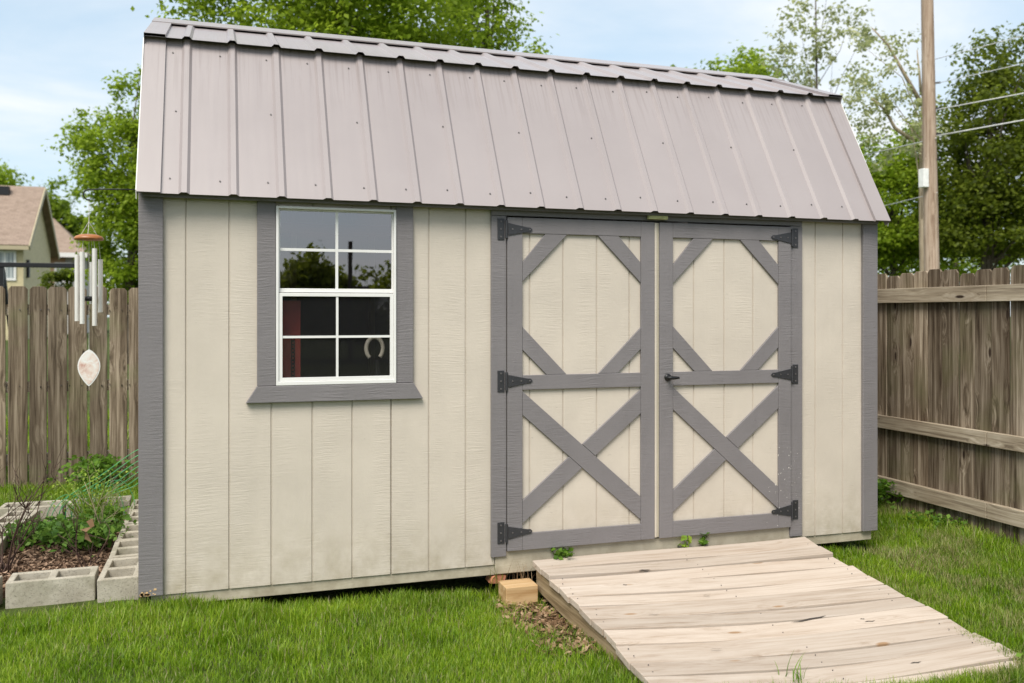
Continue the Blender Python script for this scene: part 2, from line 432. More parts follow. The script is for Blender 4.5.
def grass():
    def scatter(n, x0, x1, y0, y1, lmin, lmax, w, keep=None):
        x = rng.uniform(x0, x1, n); y = rng.uniform(y0, y1, n)
        # clumpy density
        d = .5 + .5*np.sin(x*7.1+2*np.sin(y*5.3))*np.sin(y*8.3+2*np.sin(x*4.9))
        ok = rng.uniform(size=n) < .55 + .45*d
        ok &= ~((x > -.02) & (x < 4.36) & (y > .06) & (y < 2.5))                   # below the shed
        ok &= ~((x > RX0+.02) & (x < RX1-.02) & (y > RY1+.03) & (y < 0))           # below the ramp
        ok &= ~((x > -.9) & (x < .0) & (y > .34) & (y < 2.1))                       # planting bed
        ok &= ~((x > -1.06) & (x < -.0) & (y > .16) & (y < .5))
        lit = np.exp(-((x-1.93+.12*(y+.5))**2/.035 + (y+.48)**2/.20))                           # dry litter spot
        ok &= rng.uniform(size=n) > lit*1.05
        if keep is not None: ok &= keep(x, y)
        x, y = x[ok], y[ok]; n = len(x)
        L = rng.uniform(lmin, lmax, n) * (.8 + .4*(.5+.5*np.sin(x*3.1+1)*np.sin(y*2.7)))
        return x, y, L, np.full(n, w)
    def tall(x, y): return np.ones(len(x), bool)
    S = [scatter(340000, -1.3, 5.22, -2.3, .10, .024, .052, .0028),
         scatter(7000, -.1, 4.4, -.10, .03, .035, .075, .0034),                      # longer fringe along the skirt board
         scatter(9000, 1.9, 3.95, -1.80, -1.67, .05, .10, .0034),                   # fringe at the ramp toe
         scatter(50000, 4.34, 5.24, -.2, 3.5, .035, .075, .0036),
         scatter(5000, 4.95, 5.24, -1.5, 3.2, .06, .12, .004),                     # along the side fence
         scatter(45000, -2.6, -.0, .3, 3.6, .04, .09, .0042),
         scatter(9000, -2.6, .2, 2.5, 3.75, .05, .11, .005),                        # against the back fence
         scatter(45000, -5, 5.22, -5.2, -2.3, .045, .08, .0045),
         scatter(8000, -5, -1.3, -2.3, 3.6, .05, .1, .006),
         scatter(24000, -4.5, 5.5, 3.75, 9, .08, .2, .008)]
    x, y, L, w = [np.concatenate([s[i] for s in S]) for i in range(4)]
    # scattered longer tufts
    tx, ty = rng.uniform(-1.2, 5.1, 260), rng.uniform(-2.2, .05, 260)
    near_edge = rng.uniform(size=260) < .35
    ty = np.where(near_edge, rng.uniform(-.25, .0, 260), ty)
    k = rng.integers(0, 260, 30000); px, py = tx[k]+rng.normal(0, .035, 30000), ty[k]+rng.normal(0, .035, 30000)
    ok = ~((px > RX0-.1) & (px < RX1+.02) & (py > RY1-.02)) & ~((px < .0) & (py > .12)) & ~((px > 0) & (px < 4.36) & (py > .03)) & ~((px > 1.65) & (px < 2.05) & (py > -1.0))
    px, py = px[ok], py[ok]; m = len(px)
    x = np.concatenate([x, px]); y = np.concatenate([y, py]); L = np.concatenate([L, rng.uniform(.04, .088, m)]); w = np.concatenate([w, np.full(m, .0034)])
    n = len(x); z = gz(x, y)
    az = rng.uniform(0, 2*np.pi, n); lean = rng.uniform(.05, .75, n)
    dx, dy = np.cos(az)*lean, np.sin(az)*lean
    fa = az + rng.normal(0, .5, n) + np.pi/2
    wx, wy = np.cos(fa)*w/2, np.sin(fa)*w/2
    def lvl(t, ws):
        cx = x + dx*L*t**1.8; cy = y + dy*L*t**1.8; cz = z + L*t*(1-.28*lean*t)
        return np.stack([cx-wx*ws, cy-wy*ws, cz], 1), np.stack([cx+wx*ws, cy+wy*ws, cz], 1)
    a0, b0 = lvl(0, 1); a1, b1 = lvl(.55, .9); a2, b2 = lvl(1, .12)
    V = np.stack([a0, b0, a1, b1, a2, b2], 1).reshape(-1, 3)
    i = np.arange(n)[:, None]*6
    F = np.concatenate([i+np.array([0,1,3,2]), i+np.array([2,3,5,4])], 0)
    o = fast_mesh('grass', V, F, 'grass_blade')
    tag(o, 'short green lawn grass around the shed and ramp', 'grass', kind='stuff')
grass()

# ------------------------------------------------------------------ shed
L, DEP = 4.322, 2.44
G0, GS = .2148, .2032
shed = thing('shed', (0, 0, 0), 'beige garden shed with grey trim, double barn doors and a mauve metal roof', 'shed')

def siding(mb, x0, x1, z0, z1, yf, th, grooves, ch=.0045, dp=.006):
    """vertical groove siding: a profile in x extruded in z"""
    pts = [(x0, yf)]
    for g in grooves:
        d_ = dp*1.9 if abs(g-(G0+GS*5)) < .01 or abs(g-(G0+GS*11)) < .01 or abs(g-(G0+GS*17)) < .01 else dp
        if x0+.012 < g < x1-.012: pts += [(g-ch, yf), (g-ch+.0015, yf+d_), (g+ch-.0015, yf+d_), (g+ch, yf)]
    pts += [(x1, yf), (x1, yf+th), (x0, yf+th)]
    return mb.prism(pts, 'z', z0, z1)
gr = [G0 + GS*k for k in range(-2, 22)]
WX0, WX1, WZ0, WZ1 = .643, 1.254, 1.008, 1.916     # window hole
w = MB()
siding(w, .016, WX0, 0, 2.0, -.006, .012, gr); siding(w, WX1, 1.80, 0, 2.0, -.006, .012, gr)
siding(w, WX0, WX1, 0, WZ0, -.006, .012, gr); siding(w, WX0, WX1, WZ1, 2.0, -.006, .012, gr)
w.build('front_wall', 'siding_paint', shed)
w = MB(); siding(w, 3.74, L-.016, 0, 2.0, -.006, .012, gr); w.build('front_wall', 'siding_paint', shed)
# joints between siding sheets: a slightly wider lap
MB().box(1.80, 3.74, -.004, .012, 1.915, 2.0).build('door_header', 'trim_paint', shed)
# skirt board and floor
MB().box(.055, 4.30, .003, .04, -.058, -.002).build('skirt_board', 'skirt_paint', shed, .002)
MB().box(1.803, 3.737, -.0125, .0025, -.052, .07).build('sill_board', 'skirt_paint', shed, .002)
MB().box(1.87, 3.67, .003, .012, -.001, .09).build('sill_board', 'dark_inside', shed)
MB().box(.03, L-.03, .045, DEP, -.06, -.001).build('floor', 'dark_inside', shed)
sk = MB()
for y in (.28, 1.15, 2.1): sk.box(.05, L-.05, y, y+.09, -.2, -.0605)
sk.build('skid', 'dark_inside', shed)
# gambrel geometry
KY, KZ, RY_, RZ = .40, 2.828, 1.22, 3.168
EY, EZ = -.10, 1.947
gab = [(0, 0), (DEP, 0), (DEP, 1.98), (DEP-.44, 2.76), (1.22, 3.08), (.44, 2.76), (.0, 1.98)]
for xa, xb in ((.0165, .026), (L-.026, L-.0165)):
    MB().prism([(p[0]+(.008 if p[0] < .01 else 0), p[1]) for p in gab], 'x', xa, xb).build('side_wall', 'siding_paint', shed)
MB().box(.03, L-.03, DEP-.012, DEP-.001, 0, 2.0).build('back_wall', 'siding_paint', shed)
MB().box(.03, L-.03, DEP-.016, DEP-.0125, 0, 2.0).build('back_dark_sheet', 'dark_inside', shed)  # added dark sheet: the dimness of the interior is put into its colour
# interior studs (dark framing seen through the window)
fr = MB()
for x in (.3, .9, 1.5, 2.1, 2.7, 3.3, 3.9): fr.box(x, x+.038, DEP-.1, DEP-.014, 0, 1.99)
fr.box(.02, L-.02, DEP-.1, DEP-.013, 1.99, 2.06)
fr.build('stud_frame', 'foundation_wood', shed)
# corner boards (front board plus the return on the side)
for x0, x1, s0, s1 in ((.0, .111, .0008, .015), (4.213, L, L-.015, L-.0008)):
    c = MB().box(x0, x1, -.030, -.0085, .004, 1.985)
    c.box(s0, s1, -.0083, .08, .004, 1.985)
    c.build('corner_trim', 'trim_paint', shed, .0025)
peel = MB()
for k in range(26):
    x = .008 + abs(random.gauss(0, .035)); z = .006 + abs(random.gauss(0, .012)); s = random.uniform(.003, .009)
    if x > .1: continue
    peel.poly([(x-s, -.0312, z-s*.5), (x+s*.8, -.0312, z-s*.6), (x+s, -.0312, z+s*.4), (x-s*.2, -.0312, z+s*.8)], [(0,1,2,3)])
peel.build('bare_wood_patch', 'fresh_wood', shed, recalc=False)

# --- roof: trapezoid ribs, real corrugated sheets
R0, RS = .2093, .2286
def rib_profile(x0, x1, h=.0145, flat=.105):
    pts = [(x0, 0)]
    k = 0
    while R0 + RS*k < x1 - .05:
        c = R0 + RS*k
        pts += [(c-.026, 0), (c-.0125, h), (c+.0125, h), (c+.026, 0)]
        k += 1
    return pts + [(x1, 0)]
def sheet(prof, A, B, th=.0014, rows=1, sag=None):
    """profile (x, height) swept from A=(y,z) to B=(y,z), height along the sheet normal"""
    dy, dz = B[0]-A[0], B[1]-A[1]; l = math.hypot(dy, dz); ny, nz = -dz/l, dy/l
    if nz < 0: ny, nz = -ny, -nz
    mb = MB(); n = len(prof)
    for t in range(rows+1):
        u = t/rows
        for off in (0, -th):
            for x, h in prof: mb.v.append((x, A[0]+dy*u+ny*(h+off), A[1]+dz*u+nz*(h+off)))
    def I(t, o, i): return (t*2+o)*n+i
    for t in range(rows):
        for i in range(n-1):
            mb.f.append((I(t,0,i), I(t,0,i+1), I(t+1,0,i+1), I(t+1,0,i))); mb.f.append((I(t,1,i), I(t+1,1,i), I(t+1,1,i+1), I(t,1,i+1)))
        mb.f.append((I(t,0,0), I(t+1,0,0), I(t+1,1,0), I(t,1,0))); mb.f.append((I(t,0,n-1), I(t,1,n-1), I(t+1,1,n-1), I(t+1,0,n-1)))
    for i in range(n-1):
        mb.f.append((I(0,0,i), I(0,1,i), I(0,1,i+1), I(0,0,i+1))); mb.f.append((I(rows,0,i), I(rows,0,i+1), I(rows,1,i+1), I(rows,1,i)))
    return mb
prof = rib_profile(.0, L+.02)
X0r, X1r = -.002, L+.024
sheet(prof, (EY, EZ), (KY, KZ)).build('lower_roof_panel', 'roof_metal', shed, recalc=False)
# upper panel overhangs the knee
UA = (.345, 2.822); UB = (RY_, RZ)
sheet(prof, UA, UB).build('upper_roof_panel', 'roof_metal', shed, recalc=False)
mir = lambda p: (2*RY_-p[0], p[1])
sheet(prof, mir(UA), UB).build('upper_roof_panel', 'roof_metal', shed, recalc=False)
sheet(prof, mir((EY, EZ)), mir((KY, KZ))).build('lower_roof_panel', 'roof_metal', shed, recalc=False)
MB().prism([(.4035, 2.79), (.4045, 2.836), (.47, 2.862), (.47, 2.79)], 'x', .03, L-.03).build('knee_strip', 'trim_paint', shed)
# rake trims: flat strips along both roof edges with a turned-down leg
def rake(x0, x1, leg_x, A, B, lift=.0162):
    dy, dz = B[0]-A[0], B[1]-A[1]; l = math.hypot(dy, dz); ny, nz = -dz/l, dy/l
    if nz < 0: ny, nz = -ny, -nz
    mb = MB(); v = []
    for (p, e) in ((A, 0), (B, 1)):
        for x, h in ((leg_x, lift-.055), (leg_x, lift), (x0 if leg_x > x0 else x1, lift), ((x0 if leg_x > x0 else x1), .001)):
            v.append((x, p[0]+ny*h, p[1]+nz*h))
    mb.poly(v, [(0,1,5,4), (1,2,6,5), (2,3,7,6)])
    o = mb.build('rake_trim', 'roof_metal', shed, recalc=False)
    s = o.modifiers.new('solid', 'SOLIDIFY'); s.thickness = .0016; s.offset = 0
    return o
LA, LB = (EY-.004, EZ-.006), (KY+.004, KZ)
rake(X0r, .103, X0r, LA, LB); rake(L-.085, X1r, X1r, LA, LB)
UA2 = (UA[0]-.004, UA[1]-.003)
rake(X0r, .103, X0r, UA2, UB); rake(L-.085, X1r, X1r, UA2, UB)
# bright edge strip of the gable fascia on both ends
for x0, x1 in ((-.0075, -.0030), (L+.0255, L+.029)):
    f = MB(); th = .05
    f.prism([(EY+.012, EZ-.03), (EY-.001, EZ+.012), (KY-.03, KZ-.01), (KY+.02, KZ-.03)], 'x', x0, x1)
    f.build('fascia', 'bright_trim', shed)
# knee filler behind the overhang and ridge cap resting on the ribs
s_ = (RZ-UA[1])/(RY_-UA[0]); a_ = math.atan(s_); ny, nz = -math.sin(a_), math.cos(a_)
cap = MB(); W_, H_ = .25, .0185
def cp(d, h): return (RY_-d*math.cos(a_)+ny*h, RZ-d*math.sin(a_)+nz*h)
apex = (RY_, RZ+H_/nz)
q = [cp(W_, H_-.006), cp(W_, H_), apex, mir(cp(W_, H_)), mir(cp(W_, H_-.006))]
v = [(X0r-.002, *p) for p in q] + [(X1r+.002, *p) for p in q]
cap.poly(v, [(i, i+1, i+6, i+5) for i in range(4)])
o = cap.build('ridge_cap', 'roof_metal', shed, recalc=False); s = o.modifiers.new('solid', 'SOLIDIFY'); s.thickness = .0018
# drip edge board under the eave
MB().box(.02, L-.02, -.062, -.0305, 1.935, 1.953).build('eave_board', 'trim_paint', shed)
# screws
dy, dz = KY-EY, KZ-EZ; l = math.hypot(dy, dz); ny2, nz2 = -dz/l, dy/l
for k in range(18):
    for u, xo in ((.09, -.055), (.52, -.04), (.90, -.06)):
        if u == .52 and k % 2: continue
        x = R0+RS*k+xo+random.uniform(-.012, .012); u2 = u+random.uniform(-.012, .012)
        if u > .8 and k % 2 and False: continue
        y, z = EY+dy*u2, EZ+dz*u2
        d = Vector((0, ny2, nz2)); p = Vector((x, y, z))
        MB().tube([p+d*.001, p+d*.005], .0045, 6).build('screw', 'screw_metal', shed)

# --- window
CY = -.026
win = MB()
xs = [WX0, WX0+.013, WX1-.013, WX1]; zs = [WZ0, WZ0+.020, WZ1-.013, WZ1]
win.cells(xs, zs, lambda i, j: not (i == 1 and j == 1), -.034, .05, 'y')
window = win.build('window', 'white_vinyl', shed, .0025)
def sash(x0, x1, z0, z1, y0, y1, fw, fwb):
    return MB().cells([x0, x0+fw, x1-fw, x1], [z0, z0+fwb, z1-fw, z1], lambda i, j: not (i == 1 and j == 1), y0, y1, 'y').build('sash', 'white_vinyl', window, .0015)
ZM = 1.478
ux0, ux1 = WX0+.0135, WX1-.0135
sash(ux0, ux1, ZM+.002, WZ1-.0135, -.012, .012, .007, .020)
sash(ux0, ux1, WZ0+.0205, ZM-.001, -.028, -.0125, .018, .018)
# muntins
cxm = (ux0+ux1)/2
uz0, uz1 = ZM+.0225, WZ1-.021
lz0, lz1 = WZ0+.039, ZM-.0195
MB().box(cxm-.007, cxm+.007, -.008, .004, uz0, uz1).build('muntin', 'white_vinyl', window)
um = (uz0+uz1)/2+.0
for a, b in ((ux0+.0073, cxm-.0072), (cxm+.0072, ux1-.0073)): MB().box(a, b, -.0075, .0035, um-.007, um+.007).build('muntin', 'white_vinyl', window)
lm = (lz0+lz1)/2
MB().box(cxm-.006, cxm+.006, -.0245, -.0185, lz0, lz1).build('muntin', 'white_vinyl', window)
for a, b in ((ux0+.0183, cxm-.0062), (cxm+.0062, ux1-.0183)): MB().box(a, b, -.024, -.019, lm-.006, lm+.006).build('muntin', 'white_vinyl', window)
MB().poly([(ux0+.004, -.0035, uz0-.01), (ux1-.004, -.0035, uz0-.01), (ux1-.004, -.0035, uz1+.006), (ux0+.004, -.0035, uz1+.006)], [(0,1,2,3)]).build('pane', 'window_glass', window, recalc=False)
MB().poly([(ux0+.006, -.0145, lz0-.01), (ux1-.006, -.0145, lz0-.01), (ux1-.006, -.0145, lz1+.01), (ux0+.006, -.0145, lz1+.01)], [(0,1,2,3)]).build('pane', 'screened_glass', window, recalc=False)
MB().poly([(ux0+.012, -.0168, lz0-.01), (ux1-.012, -.0168, lz0-.01), (ux1-.012, -.0168, lz1+.01), (ux0+.012, -.0168, lz1+.01)], [(0,1,2,3)]).build('insect_screen', 'insect_mesh', window, recalc=False)
for a, b in ((.551, WX0-.0015), (WX1+.0015, 1.346)): MB().box(a, b, CY, -.0075, 1.0075, 1.950).build('casing', 'trim_paint', window, .0025)
MB().prism([(.497, .924), (1.397, .922), (1.347, 1.0060), (.550, 1.0060)], 'y', -.036, -.0075).build('sill', 'trim_paint', window, .0025)

# --- door casing and doors
for x0, x1, zb in ((1.777, 1.862, .045), (3.679, 3.764, .012)):
    MB().box(x0, x1, -.028, -.0075, zb, 1.905).build('door_casing', 'trim_paint', shed, .0025)
MB().box(1.777, 3.764, -.0265, -.0075, 1.907, 1.975).build('door_casing', 'trim_paint', shed, .0025)

DY = -.022     # door skin front;  rails stand proud of it
def hinge(parent, xc, z, sgn):
    """strap hinge: plate on the casing, tapered strap on the door"""
    h = MB(); z0, z1 = z-.058, z+.058
    yb = -.0285; xa, xb = sorted((xc-sgn*.052, xc-sgn*.014))
    h.box(xa, xb, yb-.0045, yb-.0003, z0, z1)
    h.tube([(xc-sgn*.004, -.041, z-.05), (xc-sgn*.004, -.041, z+.05)], .0075, 10)
    pts = [(xc+sgn*.006, z+.034), (xc+sgn*.006, z-.034), (xc+sgn*.115, z-.013), (xc+sgn*.135, z-.012), (xc+sgn*.146, z), (xc+sgn*.135, z+.012), (xc+sgn*.115, z+.013)]
    h.prism(pts, 'y', -.0445, -.0398)
    nf = len(h.f)
    for zz in (-.042, 0, .042):
        p = Vector(((xa+xb)/2, yb-.0045, z+zz)); h.tube([p, p+Vector((0, -.003, 0))], .0055, 8)
    for u in (.03, .08, .13):
        p = Vector((xc+sgn*u, -.0445, z)); h.tube([p, p+Vector((0, -.003, 0))], .005, 8)
    o = h.build('hinge', 'hinge_metal', parent, .0008); o.data.materials.append(M['screw_metal'])
    for p in list(o.data.polygons)[nf:]: p.material_index = 1
    return o
def door(x0, x1, hinge_left, gxs):
    zb, zt = .074, 1.898
    sx0, sx1 = x0+.0865, x1-.0865       # inner edges of the stiles
    mb = MB(); siding(mb, x0+.002, x1-.002, zb+.002, zt-.002, DY, .018, gxs)
    d = mb.build('door', 'siding_paint', shed)
    P = lambda pts, name, yo=-.0385: MB().prism(pts, 'y', yo, DY-.0004).build(name, 'trim_paint', d, .0022)
    B = lambda a, b, c, e, name: MB().box(a, b, -.0385, DY-.0004, c, e).build(name, 'trim_paint', d, .0022)
    B(x0, sx0-.0006, zb, zt, 'stile'); B(sx1+.0006, x1, zb, zt, 'stile')
    tb, mt, mbt, bt = 1.812, 1.033, .953, .166
    B(sx0, sx1, tb, zt, 'rail'); B(sx0, sx1, mbt, mt, 'rail'); B(sx0, sx1, zb, bt, 'rail')
    e = .0008; y2 = -.0372
    a0, a1 = sx0+e, sx1-e
    P([(a0, 1.655), (a0, 1.548), (a0+.263, tb-e), (a0+.134, tb-e)], 'brace', y2)
    P([(a1, 1.664), (a1, 1.548), (a1-.266, tb-e), (a1-.138, tb-e)], 'brace', y2)
    P([(a0, 1.298), (a0, 1.172), (a0+.141, mt+e), (a0+.259, mt+e)], 'brace', y2)
    P([(a1, 1.292), (a1, 1.168), (a1-.145, mt+e), (a1-.262, mt+e)], 'brace', y2)
    # lower X: one through brace, the other in two halves
    Wd = a1-a0
    zA, zB = (.945, .815), (.322, .190)   # through brace left / right edges (top, bottom)
    if hinge_left:
        P([(a0, zA[0]), (a0, zA[1]), (a1, zB[1]), (a1, zB[0])], 'brace', y2)
        t0 = lambda x, k: zA[k] + (zB[k]-zA[k])*(x-a0)/Wd
        c = lambda x, k: (.346, .220)[k] + ((.936, .800)[k]-(.346, .220)[k])*(x-a0)/Wd
    else:
        P([(a0, zA[0]), (a0, zA[1]), (a1, zB[1]), (a1, zB[0])], 'brace', y2)
        t0 = lambda x, k: zA[k] + (zB[k]-zA[k])*(x-a0)/Wd
        c = lambda x, k: (.346, .220)[k] + ((.936, .800)[k]-(.346, .220)[k])*(x-a0)/Wd
    def cross(k, kk):   # where lower/upper line of the through brace meets line kk of the other brace
        f0, f1 = t0(a0, k)-c(a0, kk), t0(a1, k)-c(a1, kk)
        return a0 + Wd*f0/(f0-f1)
    g = .0012
    xl0, xl1 = cross(1, 0)-g, cross(1, 1)-g
    P([(a0, c(a0, 0)), (a0, c(a0, 1)), (xl1, c(xl1, 1)), (xl0, c(xl0, 0))], 'brace', y2-.0004)
    xr0, xr1 = cross(0, 0)+g, cross(0, 1)+g
    P([(xr0, c(xr0, 0)), (xr1, c(xr1, 1)), (a1, c(a1, 1)), (a1, c(a1, 0))], 'brace', y2-.0004)
    for z in (1.832, 1.003, .176):
        hinge(d, x0-.003 if hinge_left else x1+.003, z, 1 if hinge_left else -1)
    return d
dl = door(1.8655, 2.7555, True, [1.998, 2.195, 2.399, 2.602])
dr = door(2.788, 3.6755, False, [3.017, 3.22, 3.418])
MB().box(2.7575, 2.7705, -.036, -.0205, .08, 1.895).build('astragal', 'siding_paint', dl, .0015)
MB().box(2.7725, 2.7865, -.030, -.021, .08, 1.895).build('astragal', 'skirt_paint', dr, .0015)
hd = MB(); hp = Vector((2.838, -.039, 1.003))
hd.tube([hp, hp+Vector((0, -.007, 0))], .021, 16); hd.tube([hp+Vector((0, -.007, 0)), hp+Vector((0, -.045, 0))], .008, 10)
hd.tube([hp+Vector((-.026, -.043, .001)), hp+Vector((.0, -.048, 0)), hp+Vector((.03, -.046, -.001)), hp+Vector((.052, -.041, -.002))], [.007, .011, .009, .007], 10)
hd.build('handle', 'dark_metal', dr, smooth=True)
MB().box(2.705, 2.83, -.062, -.040, 1.913, 1.934).build('latch_block', 'latch_block', shed, .003)

# things inside the shed, seen dimly through the lower sash
t_ = thing('tool_post', (.80, .5, 0), 'dark red upright post seen through the lower window panes', 'post')
MB().box(.665, .775, .10, .16, 0, 1.44).build('upright', 'red_paint', t_, .004)
ch = MB()
for k in range(12): ch.tube([(.735+.008*math.cos(a), .092, 1.24-.02*k+.012*math.sin(a)) for a in np.linspace(0, 6.28, 9)], .003, 6, False)
ch.build('hanging_chain', 'dark_metal', t_)
t_ = thing('hose_ring', (1.23, .4, 0), 'white open ring on a stand seen through the lower right window pane', 'ring')
MB().tube([(1.165+.045*math.cos(a), .12, 1.185+.060*math.sin(a)) for a in np.linspace(-.9, 4.1, 30)], .011, 10).build('ring', 'chalk_white', t_, smooth=True)
MB().tube([(1.19, .135, 0), (1.19, .135, .75), (1.18, .13, 1.12)], .014, 10).build('stand', 'dark_metal', t_)

# ------------------------------------------------------------------ ramp
ramp = thing('ramp', (2.88, -.8, -.1), 'pale weathered wooden plank ramp leading up to the shed doors', 'ramp')
def build_deck():
    mb = MB(); n = 12
    edges = np.linspace(RY0, RY1, n+1); edges[1:-1] += rng.normal(0, .004, n-1)
    for i in range(n):
        g = random.choice([.005, .008, .011, .015]); y0, y1 = edges[i]-g/2, edges[i+1]+g/2
        x0 = RX0 + random.uniform(-.004, .007); x1 = RX1 + .075*(i/11)**1.3 + random.uniform(-.010, .010)
        dz = random.uniform(-.004, .004); tw = random.uniform(-.005, .005)
        k = 14; a = len(mb.v)
        for j in range(k+1):
            x = x0+(x1-x0)*j/k
            bow = .004*math.sin(j*.45+i*2.1)
            yo = .004*math.sin(j*.42+i*1.7)
            for (yy, tz) in ((y0, tw), (y1, -tw)):
                z = float(deck_z(x, yy))+dz+tz+bow
                mb.v.append((x, yy+yo*.5, z)); mb.v.append((x, yy+yo*.5, z-.032))
        for j in range(k):
            b = a+j*4
            mb.f += [(b, b+4, b+6, b+2), (b+1, b+3, b+7, b+5), (b, b+1, b+5, b+4), (b+2, b+6, b+7, b+3)]
        mb.f += [(a, a+2, a+3, a+1), (a+k*4, a+k*4+1, a+k*4+3, a+k*4+2)]
    mb.build('deck', 'deck_wood', ramp, .003)
    # a long split and a few gouges, nail heads
    def sliver(pts, w):
        V = []
        for i, (x, y) in enumerate(pts):
            ww = w*math.sin(math.pi*(i+.15)/(len(pts)-.7))
            for s in (-1, 1): V.append((x, y+s*ww, float(deck_z(x, y))+.0052))
        MB().poly(V, [(2*i, 2*i+2, 2*i+3, 2*i+1) for i in range(len(pts)-1)]).build('split', 'dark_inside', ramp, recalc=False)
    sliver([(2.98, -1.02), (3.04, -1.018), (3.10, -1.006), (3.16, -1.0), (3.2, -.99)], .007)
    for x, y, l_, w_ in ((2.55, -.32, .035, .006), (3.38, -1.09, .03, .007), (3.36, -1.06, .012, .006), (2.72, -.68, .02, .003), (2.33, -.86, .03, .002), (2.45, -1.22, .03, .002), (3.3, -1.48, .03, .004), (2.35, -.5, .012, .006)):
        sliver([(x-l_, y), (x-l_*.3, y+.003), (x+l_*.3, y-.002), (x+l_, y+.002)], w_)
    for i in range(n):
        ym = (edges[i]+edges[i+1])/2
        for x in (RX0+.05, (RX0+RX1)/2, RX1-.05):
            for yo in (-.035, .035):
                xx, yy = x+random.gauss(0, .012), ym+yo+random.gauss(0, .006)
                z = float(deck_z(xx, yy)); MB().tube([(xx, yy, z-.002), (xx, yy, z+.0022)], .0026, 6).build('nail', 'screw_metal', ramp)
    # plank end splinter at the left edge
    for xs_ in (RX0+.02, (RX0+RX1)/2, RX1-.06):
        s = MB(); ys = np.linspace(RY0-.02, RY1+.05, 12)
        top = [(y, float(deck_z(xs_, y))-.042) for y in ys]
        bot = [(y, min(float(deck_z(xs_, y))-.047, max(float(gz(xs_, y))-.03, float(deck_z(xs_, y))-.15))) for y in ys]
        s.prism(top+bot[::-1], 'x', xs_, xs_+.038); s.build('stringer', 'stringer_wood', ramp, .003)
build_deck()

# ------------------------------------------------------------------ small things by the ramp
wb = thing('wood_block', (1.9, -.1, -.19), 'light orange offcut wood block under the shed edge beside the ramp', 'wood block')
m_ = MB().box(1.815, 1.995, -.17, -.03, -.195, -.082).build('block', 'fresh_wood', wb, .004)
tag(MB().prism([(1.775, -.105), (1.86, -.112), (1.872, -.066), (1.83, -.058), (1.79, -.068)], 'y', .0, .09).build('brick_fragment', 'clay', None, .004), 'broken orange clay brick piece behind the light wood block', 'brick')

def litter(name, label, cat, mat, n, f, zf, size):
    C = f(n); z = zf(C[:, 0], C[:, 1]) + rng.uniform(.004, .022, len(C))
    C = np.stack([C[:, 0], C[:, 1], z], 1)
    N = rng.normal(0, .5, (len(C), 3)); N[:, 2] += 1
    V, F = leaves_mesh(C, N, size, 2.2, .3)
    return tag(fast_mesh(name, V, F, mat), label, cat, kind='stuff')
def pl(n):
    y = rng.uniform(-1.0, -.02, n); x = rng.normal(1.92, .10, n)
    k = (x < 2.05) & (x > 1.6); return np.stack([x[k], y[k]], 1)
litter('leaf_litter', 'dry brown leaves scattered on the bare soil beside the ramp', 'leaf litter', 'dry_leaf', 1100, pl, gz, .018)
def pm(n): return np.stack([rng.uniform(-.86, -.2, n), rng.uniform(.5, 2.05, n)], 1)
bedz = lambda x, y: np.full(len(x), -.045)
litter('mulch', 'brown wood chips and dead leaves covering the planting bed', 'mulch', 'mulch', 5200, pm, bedz, .016)
b_ = MB().box(-.88, -.185, .48, 2.08, -.2, -.045).build('bed_soil', 'bed_soil'); b_['kind'] = 'structure'

# ------------------------------------------------------------------ concrete blocks
def block_mesh():
    mb = MB(); l_, w_, h_, t1 = .40, .192, .19, .030
    xs = [-l_/2, -l_/2+.032, -.018, .018, l_/2-.032, l_/2]; ys = [-w_/2, -w_/2+t1, w_/2-t1, w_/2]
    mb.cells(xs, ys, lambda i, j: not (j == 1 and i in (1, 3)), 0, h_)
    return mb
proto = block_mesh().build('concrete_block', 'concrete', None, .005)
FRONT, SIDE, BACK, LEFT = [(-.425, .325, 2.5), (-.86, .30, -4)], [], [], []
blocks = [(-.425, .335, .055, 1.5, 'grey two-core concrete block at the front of the bed, long face to the lawn'),
          (-.868, .30, .058, -5, 'concrete block cut off by the left picture edge in front of the bed'),
          (-.104, .375, .052, 89, 'concrete block standing nearest the shed corner with its end to the lawn'),
          (-.100, .785, .056, 91, 'second concrete block along the shed side, behind the corner one'),
          (-.104, 1.195, .052, 90, 'third concrete block along the shed side of the bed'),
          (-.102, 1.605, .055, 89, 'fourth concrete block along the shed side, beside the bed plants'),
          (-.106, 2.015, .052, 90, 'last concrete block along the shed side, at the back corner of the bed'),
          (-.42, 2.17, .07, 1, 'concrete block in the back row of the bed, nearest the shed'),
          (-.835, 2.18, .066, -3, 'tilted concrete block at the back left corner of the bed'),
          (-.875, 1.82, .06, 86, 'concrete block behind the leaves on the left side of the bed'),
          (-.93, 1.30, .05, 92, 'concrete block half hidden by the bare shrub on the left bed edge')]
for i, (x, y, zt, rot, lab) in enumerate(blocks):
    o = proto if i == 0 else copy_tree(proto)
    o.location = (x, y, zt-.19); o.rotation_euler = (R(random.uniform(-1, 1)), R(random.uniform(-1, 1)), R(rot))
    tag(o, lab, 'concrete block', 'concrete blocks edging the planting bed')
tag(MB().tube([(-.98, .14, -.06), (-.72, .17, -.055), (-.655, .18, -.05)], .011, 10).build('plastic_pipe', 'white_vinyl'), 'end of a white plastic pipe in the grass by the front blocks', 'pipe')

